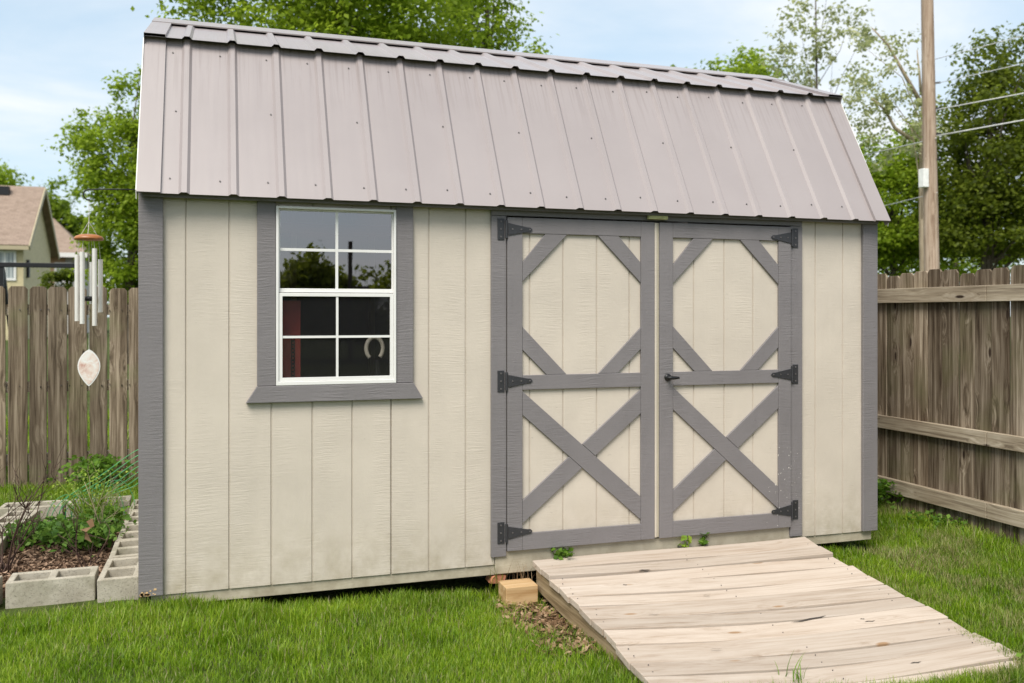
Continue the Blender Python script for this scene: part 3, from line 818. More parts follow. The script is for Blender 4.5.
# ------------------------------------------------------------------ plants
def blades(name, loc, label, n, lmin, lmax, mat, spread=.03, lean=.5, w=.006, cat='grass tuft'):
    t = tag(MB().build(name, mat) if False else bpy.data.objects.new(name, bpy.data.meshes.new(name)), label, cat)
    mb = MB()
    for k in range(n):
        a = random.uniform(0, 6.28); l_ = random.uniform(lmin, lmax); ln = lean*random.uniform(.3, 1.3)
        bx, by = loc[0]+random.gauss(0, spread), loc[1]+random.gauss(0, spread)
        d = Vector((math.cos(a), math.sin(a), 0)); sd = Vector((-d.y, d.x, 0))
        V = []
        for i in range(6):
            u = i/5; p = Vector((bx, by, loc[2])) + d*l_*ln*u**1.7 + Vector((0, 0, l_*(u-.35*ln*u*u)))
            ww = w/2*(1-u**2*.93)
            V += [p-sd*ww, p+sd*ww]
        mb.poly(V, [(2*i, 2*i+1, 2*i+3, 2*i+2) for i in range(5)])
    me = t.data; me.from_pydata(mb.v, [], mb.f); me.materials.append(M[mat]); COL.objects.link(t)
    return t
def leafy_plant(name, loc, label, cat, n, rad, h, size, mat, stems=8, group=None, flat=.6):
    t = thing(name, loc, label, cat, group)
    x0, y0, z0 = loc
    st = MB(); tips = []
    for k in range(stems):
        a = random.uniform(0, 6.28); r = rad*random.uniform(.2, .95); hh = h*random.uniform(.55, 1.0)
        tip = (x0+r*math.cos(a), y0+r*math.sin(a), z0+hh); tips.append(tip)
        st.tube([(x0+r*.25*math.cos(a), y0+r*.25*math.sin(a), z0-.01), (x0+r*.7*math.cos(a), y0+r*.7*math.sin(a), z0+hh*.7), tip], [.004, .003, .0015], 5)
    st.build('stem', mat, t)
    tips = np.array(tips)
    C = tips[rng.integers(0, len(tips), n)] + rng.normal(0, 1, (n, 3))*np.array([rad*.28, rad*.28, h*.22])
    C[:, 2] = np.clip(C[:, 2], z0+.005, z0+h*1.1)
    N = rng.normal(0, flat, (n, 3)); N[:, 2] += .9
    V, F = leaves_mesh(C, N, size, 1.6, .3)
    fast_mesh('foliage', V, F, mat, t)
    return t
leafy_plant('leafy_plant', (-.42, 1.22, -.045), 'low mound of dark green leaves at the centre of the planting bed', 'plant', 1100, .24, .14, .027, 'leaf_bed', 38)
leafy_plant('leafy_plant', (-.68, 1.42, -.045), 'spreading green bed plant next to the bare branching shrub', 'plant', 600, .18, .13, .026, 'leaf_bed', 28)
leafy_plant('leafy_plant', (-.31, 1.6, -.045), 'green bed plant growing against the blocks beside the shed wall', 'plant', 420, .11, .15, .02, 'leaf_weed', 24)
leafy_plant('leafy_plant', (-.55, 3.35, -.13), 'leafy dark weeds at the foot of the back fence behind the bed', 'weed', 600, .24, .28, .035, 'leaf_weed', 24)
leafy_plant('leafy_plant', (-.42, 1.9, -.05), 'thin wispy seeding weeds in front of the back blocks under the green wire', 'weed', 520, .26, .32, .012, 'leaf_lime', 60)
blades('tall_weeds', (-.36, 1.82, -.05), 'tall thin grass blades at the back of the planting bed', 70, .15, .36, 'leaf_weed', .14, .5, .005, 'weed')
blades('tall_weeds', (-.72, 2.75, -.13), 'tuft of long grass behind the back left block', 60, .12, .26, 'leaf_lime', .12, .5, .006, 'weed')
leafy_plant('weed', (2.19, -.035, .0), 'small dark green weed growing under the left shed door', 'weed', 60, .07, .065, .026, 'leaf_weed', 7)
leafy_plant('weed', (2.965, -.036, -.01), 'yellow green seedling under the right shed door', 'weed', 12, .035, .07, .032, 'leaf_lime', 4)
leafy_plant('weed', (3.07, -.036, -.01), 'dark green seedling under the right shed door', 'weed', 26, .035, .08, .026, 'leaf_weed', 5)
leafy_plant('weed', (5.08, .95, float(gz(5.08, .95))), 'broad leafy weeds at the fence foot beside the right shed corner', 'weed', 420, .16, .2, .028, 'leaf_weed', 26)
leafy_plant('weed', (4.75, 1.35, float(gz(4.75, 1.35))), 'tall weeds between the shed side and the right fence', 'weed', 420, .2, .24, .026, 'leaf_weed', 26)
leafy_plant('weed', (5.13, .3, float(gz(5.13, .3))), 'low weeds under the bottom rail of the right fence', 'weed', 220, .2, .08, .022, 'leaf_weed', 18)
leafy_plant('sprig', (3.68, -1.70, -.2), 'tiny upright green sprig at the right toe corner of the ramp', 'weed', 16, .05, .1, .02, 'leaf_weed', 4)

blades('grass_tuft', (2.66, -1.5, float(deck_z(2.66, -1.5))), 'green grass tuft growing up through the ramp planks', 16, .05, .13, 'leaf_weed', .022, .8, .005)
blades('grass_tuft', (1.80, -.02, -.14), 'long arching grass blades below the left door casing', 9, .15, .34, 'leaf_dark', .025, .8, .005)
blades('dry_grass_tuft', (1.95, -.015, -.14), 'dry straw coloured stalks between wood block and ramp top', 26, .1, .21, 'dry_leaf', .035, .3, .003)
blades('grass_tuft', (2.0, -1.6, -.18), 'long green grass at the left toe corner of the ramp', 30, .06, .14, 'leaf_weed', .04, .5, .005)

def bare_shrub(name, loc, label, h, n, mat, seed, spread=.6, rad=.0065):
    rnd = random.Random(seed); mb = MB()
    def grow(p, d, l_, r, lev):
        pts = [p]; q = p.copy(); dd = d.copy()
        for i in range(5):
            dd = (dd + Vector((rnd.gauss(0, .16), rnd.gauss(0, .16), rnd.gauss(0.02, .1)))).normalized(); q = q + dd*l_/5; pts.append(q.copy())
        mb.tube(pts, [r*(1-.55*i/5) for i in range(6)], 6)
        if lev > 0:
            for k in range(rnd.randint(2, 4)):
                i = rnd.randint(2, 5); nd = (dd + Vector((rnd.gauss(0, .6), rnd.gauss(0, .6), rnd.gauss(.1, .35)))).normalized()
                grow(pts[i], nd, l_*rnd.uniform(.35, .65), r*.55, lev-1)
    for k in range(n):
        a = rnd.uniform(0, 6.28); d = Vector((math.cos(a)*spread*rnd.uniform(.3, 1.2), math.sin(a)*spread*rnd.uniform(.3, 1.2), 1)).normalized()
        grow(Vector(loc)+Vector((rnd.gauss(0, .015), rnd.gauss(0, .015), -.02)), d, h*rnd.uniform(.6, 1), rad, 2)
    t = thing(name, loc, label, 'shrub'); mb.build('branches', mat, t, smooth=True); return t
bs = bare_shrub('bare_shrub', (-.74, .78, -.045), 'bare dark branched shrub in the front left of the bed', .62, 8, 'twig_bark', 3, 1.1, .0052)
bs2 = bare_shrub('bare_shrub', (-.30, .74, -.045), 'small bare reddish shrub near the front block by the shed corner', .36, 4, 'twig_bark', 9, .9, .0045)
bare_shrub('dry_stalks', (-.33, 1.3, -.045), 'thin pale dead stalks standing behind the green bed leaves', .45, 5, 'pale_twig', 5, .35, .0026)
C = np.array([[-.33, .78, .18], [-.335, .785, .15], [-.30, .76, .21], [-.32, .8, .13]]); V, F = leaves_mesh(C, rng.normal(size=(4, 3)), .045, 1.5, .5)
fast_mesh('withered_leaf', V, F, 'dry_leaf', bs2)

# green wire border fence: hoops bent over, leaning on the shed wall
gwf = thing('wire_border_fence', (-.4, 2.0, -.05), 'green wire border fence with bent hoops behind the bed', 'garden fence')
g = MB()
for k in range(7):
    y = 1.9+.05*k; z1 = .46-.045*k; x0 = -.66+.035*k
    p = [Vector((x0-.03, y, -.05)), Vector((x0-.02, y, .06)), Vector((x0+.06, y, .15-.01*k)), Vector((x0+.25, y, .26-.02*k)), Vector((-.15, y, z1)), Vector((-.02, y, z1+.02))]
    pts = [p[i].lerp(p[i+1], u) for i in range(5) for u in (0, .25, .5, .75)]+[p[-1]]
    for q in range(3): pts = [pts[0]]+[(pts[i-1]+pts[i]*2+pts[i+1])/4 for i in range(1, len(pts)-1)]+[pts[-1]]
    g.tube(pts, .0026, 6)
for k in range(5):
    x = -.60+.075*k
    g.tube([(x+.13*math.cos(a), 2.0+.03*math.sin(2*a), -.05+(.2+.02*k)*math.sin(a)) for a in np.linspace(0, math.pi, 16)], .0024, 6)
g.build('hoops', 'wire_green', gwf, smooth=True)

# ------------------------------------------------------------------ fences
def picket(mb, origin, ax, nrm, w, h, th, tilt, z0, dogear=.022):
    """one dog-eared board; ax = direction of its width, nrm = thickness direction"""
    o = Vector(origin); ax = Vector(ax); n = Vector(nrm)
    pts = [(0, z0), (w, z0), (w, h-dogear*1.15), (w-dogear, h), (dogear, h), (0, h-dogear*1.15)]
    vs = []
    for d in (0, th):
        for u, z in pts: vs.append(o + ax*(u+tilt*(z-.7)) + n*d + Vector((0, 0, z)))
    k = 6
    mb.poly(vs, [tuple(range(k)), tuple(range(2*k-1, k-1, -1))] + [(i, i+k, (i+1) % k+k, (i+1) % k) for i in range(k)])
bf = thing('back_fence', (.5, 3.6, -.13), 'weathered grey dog-eared picket fence behind the planting bed', 'fence')
mb = MB(); x = -5.0
while x < 5.15:
    w_ = random.uniform(.128, .146)
    hz = 1.595 + random.gauss(0, .008) - .012*(x+1)
    picket(mb, (x, 3.6+random.uniform(-.004, .004), 0), (1, 0, 0), (0, 1, 0), w_, hz, .015, random.gauss(0, .004), -.12)
    x += w_ + random.uniform(.006, .02)
mb.build('picket_panel', 'fence_wood', bf, .002)
for z in (.12, .72, 1.36): MB().box(-5, 5.2, 3.622, 3.66, z, z+.088).build('rail', 'fence_rail_wood', bf)
for x in (-4.9, -2.5, -.15, 2.3, 4.7): MB().box(x, x+.09, 3.6625, 3.75, -.3, 1.52).build('post', 'fence_rail_wood', bf)
x = -1.62
while x < -.2:
    for z in (.16, .77, 1.40):
        for q in (-.03, .03):
            if z < .5: continue
            MB().tube([(x+q, 3.5965, z+random.gauss(0, .008)), (x+q, 3.592, z)], .0038, 5).build('nail', 'dark_metal', bf)
    x += .155

sf = thing('side_fence', (5.25, 0, -.13), 'brown picket fence with three horizontal rails right of the shed', 'fence')
mb = MB(); y = -5.0
while y < 3.55:
    w_ = random.uniform(.13, .145)
    picket(mb, (5.25+random.uniform(-.003, .003), y, 0), (0, 1, 0), (1, 0, 0), w_, 1.675+random.gauss(0, .01), .015, random.gauss(0, .003), -.11, .02)
    y += w_ + abs(random.gauss(.004, .004)) + .001
mb.build('picket_panel', 'side_fence_wood', sf, .002)
for z0, z1, s in ((1.452, 1.560, 0), (.492, .588, .0), (.012, .118, 0)):
    for ya, yb in ((-5, -2.46), (-2.455, -.02), (-.015, 2.4), (2.405, 3.55)):
        MB().box(5.206, 5.2465, ya, yb, z0, z1).build('rail', 'fence_rail_wood', sf, .003)
for y in (-4.9, -2.5, -.06, 2.36): MB().box(5.268, 5.355, y, y+.09, -.3, 1.58).build('post', 'fence_rail_wood', sf)

# ------------------------------------------------------------------ hanging bracket + wind chime
br = thing('hanging_bracket', (-.02, .15, 1.985), 'thin black wire bracket with a curled end on the shed corner', 'bracket')
MB().box(-.0185-.006, -.0187, .05, .085, 1.93, 2.03).build('wall_plate', 'dark_metal', br) if False else None
pts = [(-.0005, .15, 1.99), (-.10, .15, 1.99), (-.225, .15, 1.984)]
pts += [(-.238+.026*math.cos(a)*1.0, .15, 1.957+.026*math.sin(a)) for a in np.linspace(1.2, 4.9, 12)]
MB().tube(pts, .0032, 8).build('arm', 'dark_metal', br, smooth=True)
wc = thing('wind_chime', (-.238, .15, 1.93), 'wind chime of silver tubes under a wooden disc, beside the shed corner', 'wind chime')
cx_, cy_ = -.239, .15
MB().lathe([(.066, -.014), (.068, -.006), (.060, .004), (.040, .012), (.012, .016), (.003, .017)], (cx_, cy_, 1.748), 28).build('top_disc', 'chime_wood', wc, smooth=True)
c = MB()
c.tube([(cx_, cy_, 1.929), (cx_, cy_, 1.82)], .0016, 6)
for dx, dy in ((-.045, .02), (.04, .025), (.0, -.048)): c.tube([(cx_, cy_, 1.825), (cx_+dx, cy_+dy, 1.748)], .0013, 5)
c.tube([(cx_, cy_, 1.74), (cx_, cy_, 1.195)], .0012, 5)
spec = [(-.052, -.008, 1.660, 1.335), (-.024, -.046, 1.672, 1.322), (.008, .046, 1.628, 1.42), (.030, -.040, 1.690, 1.312), (.050, .012, 1.640, 1.378)]
for dx, dy, zt, zb in spec:
    MB().tube([(cx_+dx, cy_+dy, zt), (cx_+dx, cy_+dy, zb)], .0112, 14).build('tube', 'aluminium', wc, smooth=False)
    c.tube([(cx_+dx*.85, cy_+dy*.85, 1.738), (cx_+dx, cy_+dy, zt-.004)], .001, 5)
c.build('cord', 'cord', wc)
MB().lathe([(.010, -.012), (.026, -.010), (.028, 0), (.026, .010), (.010, .012)], (cx_, cy_, 1.445), 18).build('striker', 'dark_metal', wc, smooth=True)
def sail(sc_, y0, y1):
    pts = []
    for sg in (1, -1):
        us = np.linspace(0, 1, 21)[:-1]
        for u in (us if sg > 0 else 1-us):
            hw = .051*math.sin(math.pi*u**.88)**.82 if 0 < u < 1 else .0
            pts.append((cx_+sg*hw*sc_, 1.105+(.091-.182*u)*sc_))
    return MB().prism(pts, 'y', y0, y1)
s_o = sail(1.0, cy_-.003, cy_+.003).build('sail', 'white_vinyl', wc)
sail(.9, cy_-.0042, cy_-.0031).build('agate_face', 'agate', s_o)

# ------------------------------------------------------------------ utility pole and wires
up = thing('utility_pole', (12.42, 8.18, -.13), 'tall weathered wooden utility pole behind the right fence', 'utility pole')
pb, pt = Vector((12.47, 8.16, -.3)), Vector((12.31, 8.21, 9.5))
pp = lambda z: pb.lerp(pt, (z+.3)/9.8)
MB().tube([pp(z) for z in np.linspace(-.3, 9.5, 14)], list(np.linspace(.14, .088, 14)), 16).build('pole', 'pole_wood', up, smooth=True)
q = pp(3.75); 
MB().box(q.x-.235, q.x-.118, q.y-.10, q.y+.03, 3.60, 3.93).build('meter_box', 'meter_white', up, .01)
cd = MB(); cd.tube([(pp(z).x-.02, pp(z).y-.135, z) for z in np.linspace(0, 3.5, 6)], .018, 6); cd.build('conduit', 'pole_wood', up)
for z in (4.1, 4.55, 5.0, 5.45): MB().tube([pp(z)+Vector((.06, -.09, 0)), pp(z)+Vector((.11, -.16, 0))], .018, 8).build('bolt', 'dark_metal', up)
def wire(z0, p1, label, sag=.12, r=.012, end_cap=False):
    a = pp(z0)+Vector((.0, -.16, 0)); b = Vector(p1)
    pts = [a.lerp(b, u)-Vector((0, 0, sag*4*u*(1-u))) for u in np.linspace(0, 1, 24)]
    o = MB().tube(pts, r, 6).build('overhead_wire', 'wire_grey', None, smooth=True)
    tag(o, label, 'wire', 'overhead wires on the utility pole'); return o
def at(px, py, D):   # distance D along the view axis of the photograph, offset sideways and in height
    q = (px-512)/900*D; return (.3616+q*math.cos(.3164)+D*math.sin(.3164), -4.7093-q*math.sin(.3164)+D*math.cos(.3164), 1.3716+(313.6-py)/900*D)
def far(b, z0):      # the wires go on well past the garden
    a = pp(z0)+Vector((.0, -.16, 0)); return a + (Vector(b)-a)*5
wire(4.96, far(at(1180, 62, 14), 4.96), 'brighter upper power wire running right from the utility pole', .04, .010)
wire(4.50, far(at(1180, 90, 14), 4.50), 'lowest thick power wire running right from the utility pole', .04, .012)
wire(5.42, far(at(1180, 26, 14), 5.42), 'thin grey wire rising right above the power wires', .04, .006)
wire(5.85, far(at(1180, -8, 14), 5.85), 'topmost thin wire crossing the dark tree crown', .04, .006)
wire(4.46, at(735, 178, 41), 'long power wire running left from the pole behind the roof', .1, .010)
wire(3.5, at(735, 235, 41), 'low cable running left from the white meter box', .1, .007)

# ------------------------------------------------------------------ trees
def tree(name, base, label, ells, n_clump, per, leaf, mat, trunk_r=.18, trunk_top=None, clump_r=.45, limbs=22, group='trees behind the fences', bark='bark', shell=.55, extra=None, cat='tree'):
    """ells: list of (cx,cy,cz,rx,ry,rz) world ellipsoids of the crown"""
    t = thing(name, base, label, cat, group)
    vol = np.array([e[3]*e[4]*e[5] for e in ells]); pick = rng.choice(len(ells), n_clump, p=vol/vol.sum())
    E = np.array(ells)[pick]
    d = unit(rng.normal(size=(n_clump, 3))); rad = rng.uniform(0, 1, n_clump)**(1/3.0)
    rad = np.where(rng.uniform(size=n_clump) < shell, rng.uniform(.72, 1.08, n_clump), rad)
    Cc = E[:, :3] + d*rad[:, None]*E[:, 3:]
    size = clump_r*rng.uniform(.5, 1.35, n_clump)
    reps = rng.poisson(per*(size/clump_r)**2)+3
    ci = np.repeat(np.arange(n_clump), reps); n = len(ci)
    off = rng.normal(size=(n, 3))*np.array([.55, .55, .4])
    C = Cc[ci] + off*size[ci][:, None]
    N = rng.normal(0, .6, (n, 3)) + .6*unit(C - Cc[ci]) ; N[:, 2] += .8
    V, F = leaves_mesh(C, N, leaf, 1.5, .25)
    fast_mesh('crown', V, F, mat, t)
    mb = MB(); b = Vector(base)
    top = Vector(trunk_top) if trunk_top else Vector((np.mean([e[0] for e in ells]), np.mean([e[1] for e in ells]), max(e[2]+e[5]*.5 for e in ells)))
    axis = [b.lerp(top, u) + Vector((math.sin(u*5+base[0])*.12, math.cos(u*4+base[1])*.12, 0))*trunk_r*3*u for u in np.linspace(0, 1, 10)]
    axis[0] = b - Vector((0, 0, .3))
    mb.tube(axis, [trunk_r*(1.25 if i == 0 else 1-.75*i/9) for i in range(10)], 10)
    order = rng.permutation(n_clump)[:limbs]
    for i in order:
        tgt = Vector(Cc[i]); u = min(.95, max(.18, (tgt.z-b.z)/(top.z-b.z)*random.uniform(.5, .85)))
        k = min(8, int(u*9)); st = axis[k].lerp(axis[k+1], u*9-k)
        mid = st.lerp(tgt, .5) + Vector((random.gauss(0, .15), random.gauss(0, .15), random.uniform(.0, .35)))*((tgt-st).length*.35)
        r = max(.012, trunk_r*.32*(1-u*.55))
        pts = [st, st.lerp(mid, .5)+Vector((0, 0, .03)), mid, mid.lerp(tgt, .55), tgt]
        mb.tube(pts, [r, r*.8, r*.6, r*.38, r*.15], 6, False)
    if extra: 
        for pts, r0, r1 in extra: mb.tube(pts, list(np.linspace(r0, r1, len(pts))), 7)
    mb.build('trunk', bark, t, smooth=True)
    return t
G = -.15
CAM = Vector((.3616, -4.7093, 1.3716)); TH = .3164
def at(px, py, D):   # distance D along the view axis of the photograph, offset sideways and in height
    q = (px-512)/900*D; return (CAM.x+q*math.cos(TH)+D*math.sin(TH), CAM.y-q*math.sin(TH)+D*math.cos(TH), CAM.z+(313.6-py)/900*D)
def ell(px, py, D, rx, rz, ry=None): x, y, z = at(px, py, D); return (x, y, z, rx, ry or rx, rz)
def foot(px, D): x, y, z = at(px, 300, D); return (x, y, G)
TREES = [
 dict(name='leafy_tree', base=foot(128, 26), label='bright green tree rising behind the back fence left of the shed',
      ells=[ell(140, 240, 26, 1.35, 1.6), ell(122, 285, 26, 1.0, .7), ell(128, 165, 26, 1.25, 1.5), ell(142, 105, 26, .75, 1.25), ell(92, 135, 26, .62, .8), ell(175, 190, 26, 1.5, 2.6)], n_clump=340, per=110, leaf=.085, mat='leaf_bright', clump_r=.36, trunk_top=at(135, 130, 26)),
 dict(name='leafy_tree', base=foot(330, 17), label='large dark green tree towering behind the shed roof',
      ells=[ell(315, 10, 17, 2.3, 1.25), ell(390, -30, 17, 2.2, 1.5), ell(250, -60, 17, 1.9, 1.4), ell(420, 25, 17, 1.0, .8), ell(345, 80, 17, 2.0, 1.2)], n_clump=380, per=110, leaf=.075, mat='leaf_bright', clump_r=.42, trunk_r=.24),
 dict(name='leafy_tree', base=foot(495, 20), label='lighter yellow green tree beside the big dark tree behind the roof',
      ells=[ell(478, 20, 20, .95, .95), ell(508, 12, 20, .5, .75), ell(465, -30, 20, 1.1, 1.0), ell(500, 70, 20, .9, 1.0)], n_clump=100, per=85, leaf=.078, mat='leaf_bright', clump_r=.34, trunk_r=.13),
 dict(name='round_tree', base=foot(735, 42), label='rounded green treetop showing just over the roof ridge',
      ells=[ell(735, 105, 42, 2.1, 2.3), ell(712, 120, 42, 1.6, 1.9), ell(755, 115, 42, 1.5, 2.0)], n_clump=120, per=70, leaf=.17, mat='leaf_bright', clump_r=.55),
 dict(name='small_tree', base=foot(676, 42), label='single leafy tip poking above the middle of the roof ridge',
      ells=[ell(676, 85, 42, .5, 1.0)], n_clump=14, per=40, leaf=.15, mat='leaf_bright', clump_r=.25, trunk_r=.08, limbs=5),
 dict(name='sparse_tree', base=foot(818, 28), label='sparse pale leaved tree with sky showing through right of the roof peak',
      ells=[ell(818, 75, 28, 1.5, 1.6), ell(795, 40, 28, 1.0, 1.5), ell(845, 35, 28, .9, 1.5), ell(820, -5, 28, 1.1, 1.0), ell(800, 110, 28, 1.4, 1.0)], n_clump=80, per=40, leaf=.10, mat='leaf_pale', clump_r=.30, trunk_r=.07, limbs=30, shell=.4),
 dict(name='sparse_tree', base=foot(926, 19), label='half bare tree with leaning grey limbs just left of the utility pole',
      ells=[ell(880, 75, 19, .75, .95), ell(895, 130, 19, .8, .8), ell(868, 115, 19, .45, .6), ell(905, 60, 19, .4, .6)], n_clump=80, per=26, leaf=.062, mat='leaf_pale', clump_r=.2, trunk_r=.1, limbs=4, shell=.4,
      trunk_top=at(921, 95, 19), bark='pale_twig', extra=[([Vector(at(922, 105, 19)), Vector(at(905, 75, 19)), Vector(at(888, 45, 19)), Vector(at(872, 28, 19))], .05, .012), ([Vector(at(912, 140, 19)), Vector(at(895, 128, 19)), Vector(at(885, 110, 19)), Vector(at(872, 98, 19))], .05, .015), ([Vector(at(921, 95, 19)), Vector(at(919, 70, 19)), Vector(at(917, 50, 19))], .035, .01)]),
 dict(name='bushy_tree', base=foot(893, 24), label='dense bright green bushy tree between the shed and the utility pole',
      ells=[ell(893, 215, 24, 1.25, 1.5), ell(875, 170, 24, .8, 1.0), ell(912, 165, 24, .75, 1.0), ell(860, 235, 24, 1.0, 1.0), ell(920, 245, 24, 1.0, .9)], n_clump=230, per=110, leaf=.078, mat='leaf_bright', clump_r=.36, trunk_r=.12),
 dict(name='dark_tree', base=foot(983, 22), label='tall dark green tree behind the right fence beside the utility pole',
      ells=[ell(985, 150, 22, 1.35, 1.6), ell(1025, 165, 22, 1.6, 2.0), ell(965, 205, 22, .9, 1.0), ell(985, 75, 22, .75, .75), ell(1035, 75, 22, 1.1, 1.2), ell(958, 125, 22, .5, .7), ell(1000, 225, 22, 1.6, .8)], n_clump=330, per=110, leaf=.075, mat='leaf_dark', clump_r=.36, trunk_r=.2, trunk_top=at(990, 110, 22)),
 dict(name='bushy_tree', base=foot(955, 33), label='green trees far behind the dark tree, low between the trunks',
      ells=[ell(955, 235, 33, 2.0, 1.7), ell(1020, 230, 33, 2.4, 1.9), ell(900, 250, 33, 2.0, 1.4)], n_clump=170, per=95, leaf=.115, mat='leaf_bright', clump_r=.5),
 dict(name='far_tree', base=foot(8, 66), label='green treetop above the tan house roof at the left picture edge',
      ells=[ell(5, 205, 66, 1.9, 2.7), ell(-25, 200, 66, 2.5, 3.0)], n_clump=90, per=60, leaf=.24, mat='leaf_bright', clump_r=.75),
 dict(name='far_tree', base=foot(66, 70), label='green treetop just right of the tan house gable',
      ells=[ell(62, 222, 70, 1.9, 2.9), ell(80, 245, 70, 2.2, 2.5), ell(50, 225, 70, 1.4, 2.4)], n_clump=120, per=65, leaf=.24, mat='leaf_mid', clump_r=.7),
 dict(name='dark_shrub', base=foot(58, 40), label='dark shrub low over the back fence in front of the brown house',
      ells=[ell(58, 280, 40, .55, .5), ell(66, 276, 40, .4, .3)], n_clump=26, per=40, leaf=.12, mat='leaf_dark', clump_r=.2, trunk_r=.05, limbs=8, cat='shrub', group='shrubs behind the fences'),
]
for d in TREES: tree(**d)

# tree line across the street, behind the viewer; the window mirrors it
def treeline():
    cs = []
    def top(x):
        if x < 2.2: return 2.9+.4*math.sin(x*1.3)
        if x < 4.0: return 3.6 - .3*math.sin((x-2.2)*4) if 2.75 < x < 3.35 else 3.0
        if x < 5.35: return 2.95 - .45*(x-4.0)
        return 3.3+.3*math.sin(x*1.7)
    for x0, x1, dens in ((-26, 2.2, 420), (2.2, 5.4, 330), (5.62, 30, 420)):
        for k in range(dens):
            x = random.uniform(x0, x1); h = top(x)*random.uniform(.2, 1.0)**.7
            cs.append((x, -26+random.uniform(-1, 1), -.1+h*random.uniform(.75, 1.0)))
    cs = np.array(cs); idx = np.repeat(np.arange(len(cs)), 55)
    C = cs[idx]+rng.normal(0, 1, (len(idx), 3))*np.array([.2, .25, .14]); N = rng.normal(size=C.shape)
    V, F = leaves_mesh(C, N, .13, 1.4, .2)
    tag(fast_mesh('treeline', V, F, 'leaf_dark'), 'line of dark trees reflected in the upper window panes', 'treeline', kind='stuff')
treeline()
rp = thing('street_pole', (4.5, -26, -.15), 'distant pole reflected in the upper right window pane', 'utility pole')
MB().tube([(4.5, -25.0, -.2), (4.5, -25.0, 3.75)], .08, 8).build('pole', 'dark_inside', rp); MB().box(4.5, 5.1, -25.03, -24.97, 2.2, 2.28).build('arm', 'dark_inside', rp)

# ------------------------------------------------------------------ houses beyond the back fence
h1 = thing('house', (-9.4, 51, -.15), 'tan two storey house with brown shingled gable roof beyond the fence', 'house')
hx0, hx1, hy0, hy1, ze, za = -22, -9.85, 51.1, 59.6, 5.45, 8.85; hym = (hy0+hy1)/2
MB().prism([(hy0, -.2), (hy1, -.2), (hy1, ze), (hym, za-.12), (hy0, ze)], 'x', hx0, hx1).build('wall', 'house_siding', h1)
def roof_slab(name, parent, x0, x1, ya, za_, yb, zb_, th, mat):
    dy, dz = yb-ya, zb_-za_; l = math.hypot(dy, dz); n = (-dz/l, dy/l)
    if n[1] < 0: n = (-n[0], -n[1])
    return MB().prism([(ya, za_), (yb, zb_), (yb+n[0]*th, zb_+n[1]*th), (ya+n[0]*th, za_+n[1]*th)], 'x', x0, x1).build(name, mat, parent)
sl = (za-ze)/(hym-hy0); oh = .55
rf = roof_slab('roof', h1, hx0-.3, hx1+.38, hy0-oh, ze-oh*sl+.02, hym, za, .14, 'shingle')
roof_slab('roof', h1, hx0-.3, hx1+.38, hy1+oh, ze-oh*sl+.02, hym, za, .14, 'shingle')
MB().box(-11.9, -11.2, hym-1.0, hym-.6, za-.55, za-.05).build('roof_vent', 'dark_metal', rf)
for ya, zaa, yb, zbb in ((hy0-oh, ze-oh*sl-.16, hym, za-.18), (hy1+oh, ze-oh*sl-.16, hym, za-.18)):
    roof_slab('rake_board', h1, hx1+.385, hx1+.45, ya, zaa, yb, zbb, .3, 'house_trim')
MB().box(hx0-.3, hx1+.38, hy0-oh-.08, hy0-oh-.005, ze-oh*sl-.14, ze-oh*sl+.08).build('gutter', 'house_trim', h1)
wx0, wx1, wz0, wz1 = -11.3, -10.2, 3.2, 4.85
wd = MB().cells([wx0, wx0+.12, (wx0+wx1)/2-.04, (wx0+wx1)/2+.04, wx1-.12, wx1], [wz0, wz0+.12, (wz0+wz1)/2-.04, (wz0+wz1)/2+.04, wz1-.12, wz1],
        lambda i, j: not (i in (1, 3) and j in (1, 3)), hy0-.08, hy0-.003, 'y').build('window', 'white_vinyl', h1)
m, t, b = new_mat('blind_glass')
v = objc(t); c = t.ramp(t.math('FRACT', t.math('MULTIPLY', t.add('ShaderNodeSeparateXYZ', {0: v}).outputs[0], 5.0)), [(.35, (.2, .23, .24)), (.5, (.42, .45, .45))]); setc(t, b, c, .15, None, .6); M['blind_glass'] = m
MB().box(wx0+.1, wx1-.1, hy0-.04, hy0-.004, wz0+.1, wz1-.1).build('pane', 'blind_glass', wd)
lm_ = MB().box(hx1+.003, hx1+.14, 51.9, 52.2, 3.4, 4.4).build('wall_lamp', 'dark_metal', h1)

h2 = thing('house', (-12, 66, -.15), 'brown house with low hip roof, half hidden behind the tan house', 'house')
MB().box(-20, -9.0, 66, 76, -.2, 5.6).build('wall', 'far_wall', h2)
hr = MB(); e0 = [(-20.6, 65.3, 5.6), (-8.4, 65.3, 5.6), (-8.4, 76.7, 5.6), (-20.6, 76.7, 5.6), (-15.5, 71, 8.8), (-11.6, 71, 8.8)]
hr.poly(e0, [(0,1,5,4), (1,2,5), (2,3,4,5), (3,0,4), (3,2,1,0)]); hr.build('roof', 'shingle', h2)
MB().box(-20.6, -8.4, 65.2, 65.29, 5.35, 5.66).build('fascia', 'white_vinyl', h2)
MB().box(-20, -9.9, 65.9, 65.995, -.2, 5.34).build('brown_wall_face', 'brown_siding', h2)
gd = MB().box(-10.6, -9.5, 65.84, 65.895, 3.2, 5.0).build('window', 'white_vinyl', h2)
MB().box(-10.45, -10.1, 65.8, 65.838, 3.4, 4.8).build('pane', 'blind_glass', gd)

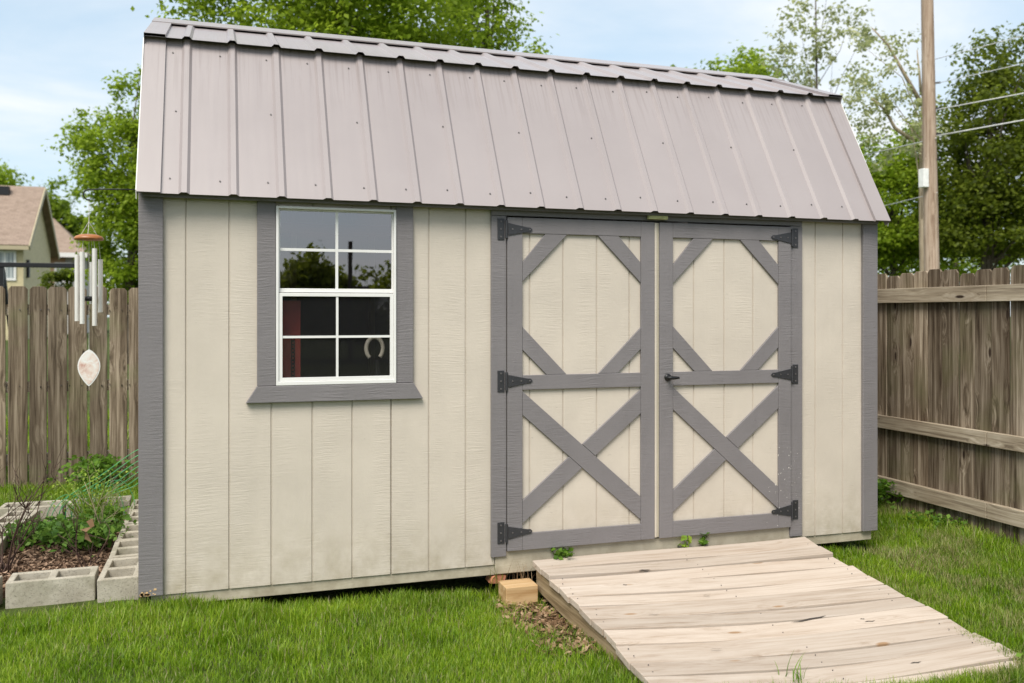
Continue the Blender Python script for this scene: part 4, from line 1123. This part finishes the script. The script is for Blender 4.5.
fm = thing('metal_frame', (-1.9, 8.65, -.15), 'black metal swing frame with a flat top beam behind the back fence', 'metal frame')
MB().box(-2.40, -1.39, 8.60, 8.68, 1.985, 2.045).build('beam', 'dark_metal', fm, .004)
for x, y in ((-2.36, 8.61), (-1.44, 8.61)): MB().box(x, x+.05, y, y+.05, -.2, 1.984).build('leg', 'dark_metal', fm)
for x in (-2.36, -1.44):
    MB().bar((x+.025, 8.66, 1.98), (x+.025+(.14 if x < -2 else 0), 9.3, -.2), .045, .045).build('leg', 'dark_metal', fm)
wp = thing('wooden_post', (-1.47, 4.4, -.15), 'brown wooden post at the left picture edge behind the back fence', 'post')
MB().box(-1.615, -1.515, 4.4, 4.49, -.3, 1.98).build('post_shaft', 'foundation_wood', wp, .004)

# ------------------------------------------------------------------ camera, light, sky
cam = bpy.data.cameras.new('camera'); co = bpy.data.objects.new('camera', cam); COL.objects.link(co)
cam.sensor_fit = 'HORIZONTAL'; cam.sensor_width = 36; cam.lens = 900/1024*36; cam.shift_y = -27.9/1024
cam.clip_start = .05; cam.clip_end = 2000
cam.dof.use_dof = True; cam.dof.focus_distance = 4.9; cam.dof.aperture_fstop = 2.6
co.location = CAM; co.rotation_euler = (R(90), 0, -TH); scene.camera = co

SUN_EL, SUN_AZ = 52, 218    # azimuth clockwise from +Y: behind the viewer, a little to the left
sd = bpy.data.lights.new('sun', 'SUN'); sd.energy = 2.7; sd.angle = R(34); sd.color = (1, .94, .84)
so = bpy.data.objects.new('sun', sd); COL.objects.link(so)
dirv = Vector((math.sin(R(SUN_AZ))*math.cos(R(SUN_EL)), math.cos(R(SUN_AZ))*math.cos(R(SUN_EL)), math.sin(R(SUN_EL))))
so.rotation_euler = dirv.to_track_quat('Z', 'Y').to_euler(); so.location = dirv*40

wld = bpy.data.worlds.new('World'); scene.world = wld; wld.use_nodes = True
t = NT(wld.node_tree); t.n.clear()
sky = t.add('ShaderNodeTexSky', sky_type='NISHITA', sun_disc=False, sun_elevation=R(SUN_EL), sun_rotation=R(SUN_AZ), air_density=1.0, dust_density=1.5, ozone_density=1.0)
dv = t.add('ShaderNodeTexCoord').outputs['Generated']
sep = t.add('ShaderNodeSeparateXYZ', {0: dv})
zc = t.math('ADD', t.math('MAXIMUM', sep.outputs[2], 0.0), .22)
flat = t.add('ShaderNodeCombineXYZ', {'X': t.math('DIVIDE', sep.outputs[0], zc), 'Y': t.math('DIVIDE', sep.outputs[1], zc), 'Z': 0.3}).outputs[0]
cl = t.noise(t.mapping(flat, (1.1, 1.6, 1)), 1.0, 7, .56, .3)
mask = t.ramp(cl, [(.36, .14), (.52, .45), (.66, .92)])
col = t.mix(mask, t.mix(.55, sky.outputs[0], (3.7, 5.0, 5.8)), (5.7, 5.85, 6.0))
bg = t.add('ShaderNodeBackground', {'Color': col, 'Strength': .1})
t.add('ShaderNodeOutputWorld', {'Surface': bg.outputs[0]})

vs = scene.view_settings
scene.display_settings.display_device = 'sRGB'
vs.view_transform = 'Standard'; vs.look = 'None'; vs.exposure = .85; vs.gamma = 1; vs.use_curve_mapping = False
scene.render.engine = 'CYCLES'
cy = scene.cycles
cy.max_bounces = 8; cy.transparent_max_bounces = 12; cy.diffuse_bounces = 4
cy.use_denoising = True
